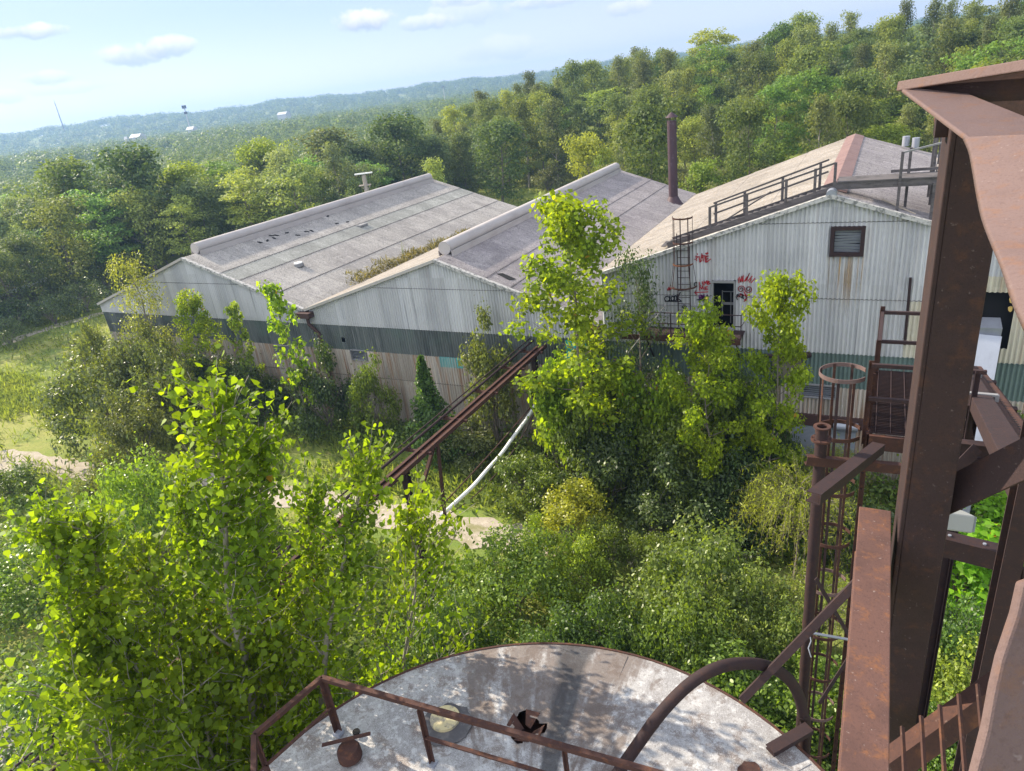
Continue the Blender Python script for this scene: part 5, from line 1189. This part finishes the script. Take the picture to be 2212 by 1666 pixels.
        (BV, 'catalpa', 'broad leaved bush behind the right post', 2190, 1080, 11.0, 200, (0.145, 0.296, 0.028)),
        (B[1], 'shrub', 'yellow flowering shrub at the bottom right', 2050, 1390, 6.6, 230, (0.238, 0.305, 0.049)),
        (BF[0], 'shrub', 'dark fine shrub above the yellow flowering one', 2070, 1290, 8.0, 240, (0.085, 0.157, 0.035)),
        (BF[1], 'shrub', 'shrub at the foot of the near column', 1950, 1480, 5.2, 260, (0.111, 0.185, 0.036)),
        (BF[0], 'shrub', 'shrub under the grating step', 2090, 1560, 4.4, 260, (0.102, 0.185, 0.036)),
    ]
    rng = random.Random(77)
    for p, nm, lab, px, py, y, w, c in L: spot(p, nm, 'vine' if 'vine' in nm else 'shrub', lab, px, py, y, w, c, rng.uniform(0, 6.28))
    WL = make_willow(5, 4, 2.2); spot(WL, 'willow', 'shrub', 'yellow green willow drooping behind the vertical pipe', 1730, 1000, 15.5, 270, (.26, .30, .045), .3)
    spot(WL, 'willow', 'shrub', 'yellow green willow sprays between the pipe and the ladder cage', 1800, 955, 17.0, 160, (.25, .31, .045), 2.3)
    spot(WL, 'willow', 'shrub', 'willow sprays low behind the ladder cage', 1780, 1240, 11.0, 220, (.20, .26, .045), 4.3)
    # weeds in the roof valley
    rng2 = np.random.default_rng(9); n = 2600; y = rng2.uniform(34.2, 50, n); hgt = .75*np.clip((52-y)/16, .25, 1)*(1+.35*np.sin(y*1.7))
    P = np.stack([-30.45+rng2.normal(size=n)*.28, y, 7.2+rng2.uniform(0, 1, n)*hgt], 1); V, k = leaf_verts(P, .36, 'narrow', rng2, 0, -.9)
    o = link_mesh('roof_weeds', crown_mesh('roof_weeds', V, k, MT['grass']), None, (.15, .14, .065)); tag(o, 'dry weeds growing in the gutter valley between the left and middle roofs', 'weeds', None, 'stuff')
    spot(B[1], 'shrub', 'shrub', 'small green sprig among the dry weeds in the roof valley', 873, 540, 41.0, 22, (.10, .14, .03))
near_plants()

def ground_cover():
    rng = np.random.default_rng(21)
    def scatter(n, x0, x1, y0, y1): return np.stack([rng.uniform(x0, x1, n), rng.uniform(y0, y1, n)], 1)
    # tall grass
    P = np.r_[scatter(52000, -75, 12, 22.8, 29.4), scatter(26000, -95, -50, 15, 62), scatter(9000, -60, 0, 16.5, 19.4), scatter(9000, -75, -40, 95, 125)]
    lush = np.sin(P[:, 0]*.5)*np.sin(P[:, 1]*.8+P[:, 0]*.2)+rng.normal(size=len(P))*.4 > -.35
    P = P[lush]; z = height(P[:, 0], P[:, 1]); Q = np.c_[P, z]; V, k = leaf_verts(Q, .55, 'narrow', rng, 0, -1.6)
    o = link_mesh('tall_grass', crown_mesh('tall_grass', V, k, MT['grass']), None, (.18, .24, .055)); tag(o, 'tall yellow green grass along the road and meadow', 'grass', None, 'stuff')
    # leafy undergrowth under the bushes
    P = np.r_[scatter(46000, -26, 10, -2, 18.6), scatter(30000, -44, -14, 2, 17), scatter(26000, -12, 12, 23.5, 29.4), scatter(12000, -46, -12, 26.5, 29.4), scatter(16000, -90, -46, 2, 17)]
    P = P[np.hypot(P[:, 0]-TC[0], P[:, 1]-TC[1]) > TR+.15]
    lump = .5+.5*np.sin(P[:, 0]*1.1+1.3*np.sin(P[:, 1]*.9))*np.cos(P[:, 1]*1.3)
    Q = np.c_[P, rng.uniform(0, 1, len(P))**.6*(.35+1.0*lump)]; V, k = leaf_verts(Q, .20, 'oval', rng, .7, .1)
    o = link_mesh('undergrowth', crown_mesh('undergrowth', V, k, MT['leaf_bush']), None, (.115, .18, .042)); tag(o, 'dense leafy undergrowth covering the ground between the bushes', 'undergrowth', None, 'stuff')
ground_cover()

def woodland():
    rng = random.Random(5)
    F1 = [make_tree(100+i, 13, 4.4, .18, 18, 'round', 1.45, 4, 6400, .42, shell=.30) for i in range(3)]            # round broadleaf
    F2 = [make_tree(110+i, 14, 4.2, .30, 15, 'umbrella', 1.45, 4, 4600, .40, flat=.36, shell=.35) for i in range(2)]  # layered, airy
    F3 = [make_tree(120+i, 15, 3.0, .16, 24, 'column', 1.15, 4, 5600, .38, bark='bark_pale', shell=.32) for i in range(2)]   # narrow pale
    F4 = [make_tree(130+i, 6, 3.0, .05, 16, 'round', 1.1, 4, 4200, .34, shell=.32) for i in range(2)]               # bushy
    G = {'round': ('broadleaf_tree', F1), 'airy': ('locust_tree', F2), 'narrow': ('cottonwood_tree', F3), 'bush': ('thicket_tree', F4)}
    W_ = {('round', 'hill'): 'dark round broadleaf tree in the wood covering the hillside', ('airy', 'hill'): 'airy layered locust tree in the wood covering the hillside', ('narrow', 'hill'): 'pale narrow cottonwood in the wood covering the hillside', ('bush', 'hill'): 'bushy low tree along the foot of the wooded hillside',
          ('round', 'flat'): 'round broadleaf tree in the wood beyond the left shed', ('airy', 'flat'): 'airy layered tree in the wood beyond the left shed', ('narrow', 'flat'): 'pale narrow tree in the wood beyond the left shed', ('bush', 'flat'): 'bushy low tree at the near edge of the left wood'}
    def col(kind):
        v = rng.uniform(.62, 1.4)
        c = {'round': (.105, .160, .050), 'airy': (.115, .215, .045), 'narrow': (.145, .195, .080), 'bush': (.135, .165, .07)}[kind]
        if rng.random() < .2: c = (.18, .24, .055)
        return (c[0]*v*1.10, c[1]*v, c[2]*v*.92)
    # trees that can be pointed out one by one: (px, py of the top, distance, width px, kind, label)
    for px, py, d, w, kind, lab in (
            (1063, 262, 104, 140, 'round', 'big dark round tree just behind the far end of the left shed'),
            (250, 318, 88, 190, 'round', 'biggest spreading tree with a dark forked trunk left of the sheds'),
            (110, 345, 92, 180, 'round', 'broad hazy tree near the left edge of the wood'),
            (400, 350, 95, 150, 'round', 'yellow green rounded tree right of the biggest left tree'),
            (560, 300, 105, 130, 'round', 'dense dark tree with a yellow green crown edge above the left roof'),
            (705, 275, 108, 150, 'narrow', 'tall feathery tree behind the middle of the left roof'),
            (860, 245, 112, 150, 'round', 'dark tree left of the big dark round one behind the left shed'),
            (1310, 320, 104, 60, 'narrow', 'slim bright poplar behind the far end of the middle shed'),
            (1660, 305, 88, 110, 'bush', 'bright bushy tree behind the left roof edge of the tall shed'),
            (1520, 345, 82, 90, 'bush', 'bright green bushy tree right of the tall brown stack'),
            (1690, 215, 102, 95, 'narrow', 'greyish tree with a pale slender trunk above the tall shed roof'),
            (1950, 210, 92, 150, 'airy', 'bright layered locust right of the bare dead tree'),
            (1915, 270, 84, 130, 'round', 'yellow green tree behind the ridge of the tall shed'),
            (1290, 195, 135, 130, 'narrow', 'pale yellow green cottonwood on the lower hillside'),
            (1780, 130, 118, 120, 'narrow', 'tall pale cottonwood left of the near steel frame')):
        P = at(px, py, d); nm, pr = G[kind]; z0 = float(height(P[0], P[1])); c = col(kind)
        if 'yellow' in lab or 'bright' in lab: c = (.20, .28, .045)
        elif 'dark' in lab: c = (.085, .135, .045)
        plant(rng.choice(pr), nm, 'tree', lab, (P[0], P[1]), max(4, P[2]-z0), w/2*d/F_PX, c, rng.uniform(0, 6.28))
    P = at(1838, 228, 92); z0 = float(height(P[0], P[1])); plant(make_bare(7, 12), 'dead_tree', 'tree', 'bare bleached dead tree above the ridge of the tall shed', (P[0], P[1]), P[2]-z0, None, None, .4)
    P = at(1795, 280, 93); z0 = float(height(P[0], P[1])); plant(make_bare(8, 9), 'dead_tree', 'tree', 'smaller grey dead tree left of the bleached one', (P[0], P[1]), P[2]-z0, None, None, 2.4)
    pts = []; n_hill = n_flat = 0; tries = 0
    def clear(x, y):
        if -54 < x < 14 and y < 68: return False
        if math.radians(-38 if math.hypot(x, y) > 88 else -31.5) < math.atan2(x, y) < math.radians(-23) and math.hypot(x, y) < 121: return False
        if abs(math.atan2(x, y)-math.atan2(POLE[0], POLE[1])) < math.radians(3.2) and math.hypot(x, y) < 96: return False           # the mown gap behind the sheds
        if x > -44 and y < 74: return False
        if x <= -54:
            if y < 20 or (x > -84 and y < 58): return False
            if x > -78 and y < 66: return False
        return True
    while n_hill+n_flat < 300 and tries < 60000:
        tries += 1
        az = math.radians(rng.uniform(-68, 13)); r = math.sqrt(rng.uniform(68**2, 205**2)); x, y = r*math.sin(az), r*math.cos(az); hill = az > math.radians(-33)
        if not clear(x, y): continue
        if hill and (n_hill > 175 or r > 165): continue
        if not hill and (n_flat > 130 or r > 135): continue
        edge = (hill and r < 108) or (not hill and r < 92)
        kind = rng.choice(['bush', 'bush', 'bush', 'narrow', 'round'] if edge else (['round', 'round', 'airy', 'narrow', 'narrow'] if hill else ['round', 'round', 'round', 'narrow', 'airy']))
        gap = 3.4 if kind in ('bush', 'narrow') else 4.4
        if any((x-a)**2+(y-b)**2 < (gap+g)**2/4*1.0 for a, b, g in pts): continue
        pts.append((x, y, gap)); nm, pr = G[kind]; z0 = float(height(x, y)); s = rng.choice([.72, .85, .95, 1., 1.1])*rng.uniform(.92, 1.08)
        hh = {'round': 13, 'airy': 14.5, 'narrow': 14.5, 'bush': 5.5}[kind]*s; rr = {'round': 3.3, 'airy': 3.5, 'narrow': 2.3, 'bush': 2.5}[kind]*s*rng.uniform(.9, 1.15)
        if not hill: hh *= .84
        elif kind in ('narrow', 'airy'): hh = min(hh, 15.)
        zone = 'hill' if hill else 'flat'; n_hill += hill; n_flat += not hill
        lab = W_[(kind, zone)]
        cc = col(kind); cc = cc if hill else (cc[0]*1.0+.012, cc[1]*1.08+.012, cc[2]*1.4+.014)  # haze over the left wood put into the leaf colour, paler and bluer
        plant(rng.choice(pr), nm, 'tree', lab, (x, y), hh, rr, cc, rng.uniform(0, 6.28), ('hillside ' if hill else 'left wood ')+nm.replace('_', ' ')+'s')
    print('woodland', n_hill, n_flat)
    # shrubs along the far side of the meadow, left
    rb = [make_bush(140+i, 3, 2.4, 3800, .16, 'oval', clumps=40, cr=.6) for i in range(2)]
    for i, (px, py) in enumerate(((40, 668), (120, 655), (190, 630), (20, 700), (95, 600), (180, 575), (240, 590), (30, 560), (110, 535), (200, 520), (330, 520), (400, 500), (470, 480), (60, 625))):
        P = on_z(px, py+45); plant(rb[i % 2], 'hedge_shrub', 'shrub', 'dark shrub in the row along the far side of the meadow', (P[0], P[1]), rng.uniform(2.6, 4.2), rng.uniform(2.6, 3.8), rng.choice([(.07, .11, .045), (.10, .14, .055), (.14, .2, .06)]), rng.uniform(0, 6), 'shrubs along the meadow', ('stems', 'foliage'))
    for i, (px, py) in enumerate(((985, 400), (1030, 402), (1080, 398), (1160, 395), (1215, 392), (1270, 388), (1330, 392), (1390, 400), (1440, 402), (1000, 415), (1185, 404), (1500, 405))):
        P = on_z(px, py+14); plant(rb[i % 2], 'hedge_shrub', 'shrub', 'grey green shrub in the row at the hill foot behind the sheds', (P[0], P[1]), rng.uniform(2.6, 4.6), rng.uniform(2.6, 4.0), rng.choice([(.13, .155, .08), (.09, .125, .055)]), rng.uniform(0, 6), 'shrubs at the hill foot', ('stems', 'foliage'))
    # everything farther off: one mass
    g = np.random.default_rng(33); VV = []
    def ring(r0, r1, s, nl, leaf, h0, R0, az0=-74, az1=18):
        a0, a1 = math.radians(az0), math.radians(az1); n = int((a1-a0)/2*(r1*r1-r0*r0)/s**2)
        a = g.uniform(a0, a1, n); r = np.sqrt(g.uniform(r0*r0, r1*r1, n)); x, y = r*np.sin(a), r*np.cos(a)
        near = np.array(pts)
        keep = np.ones(n, bool)
        for i in range(n):
            if r[i] < 215 and (((near[:, 0]-x[i])**2+(near[:, 1]-y[i])**2)  .min() < 11 or not clear(x[i], y[i])): keep[i] = False
        x, y = x[keep], y[keep]; n = len(x); z = height(x, y); sc = g.uniform(.82, 1.12, n)
        nc = 9; c = norm(g.normal(size=(n, nc, 3))); c[..., 2] = np.abs(c[..., 2])
        C = np.stack([x, y, z+h0*sc*.42], 1)[:, None, :]+c*np.array((R0*.62, R0*.62, h0*.42))*sc[:, None, None]
        idx = g.integers(nc, size=(n, nl)); d = norm(g.normal(size=(n, nl, 3))); rad = (R0*.50*sc)[:, None]*g.uniform(0, 1, (n, nl))**.4
        P = np.take_along_axis(C, idx[..., None], 1)+d*rad[..., None]*np.array((1, 1, .8))
        V, k = leaf_verts(P.reshape(-1, 3), leaf, 'diamond', g, .9, .2, d.reshape(-1, 3), 1.5); VV.append(V)
    ring(118, 420, 7.0, 190, .80, 10.0, 4.0, -72, -28); ring(132, 300, 4.5, 190, .62, 11.5, 3.3, -36, 16); ring(420, 1000, 13, 150, 1.7, 13.5, 7.5); ring(1000, 1800, 21, 140, 2.4, 15, 11)
    V = np.concatenate(VV); o = link_mesh('distant_woodland', crown_mesh('distant_woodland', V, 4, MT['leaf_far']), None, (.115, .165, .065)); tag(o, 'far woods running to the blue wooded ridge on the skyline', 'woodland', None, 'stuff')
woodland()

# ------------------------------------------------------------------ air
def haze():
    m = bpy.data.materials.new('air'); m.use_nodes = True; t = NT(m.node_tree); t.n.clear(); out = t.new('ShaderNodeOutputMaterial')
    v = t.new('ShaderNodeVolumePrincipled'); v.inputs['Color'].default_value = (.30, .50, .88, 1); v.inputs['Density'].default_value = HAZE; v.inputs['Anisotropy'].default_value = .3
    t.l.new(v.outputs[0], out.inputs['Volume'])
    b = MB(); b.box((0, 0, 36), (4600, 4600, 86)); o = b.build('haze', m); o['kind'] = 'stuff'; tag(o, 'thin blue air between the viewer and the far ridge', 'haze')
HAZE = .00040
haze()
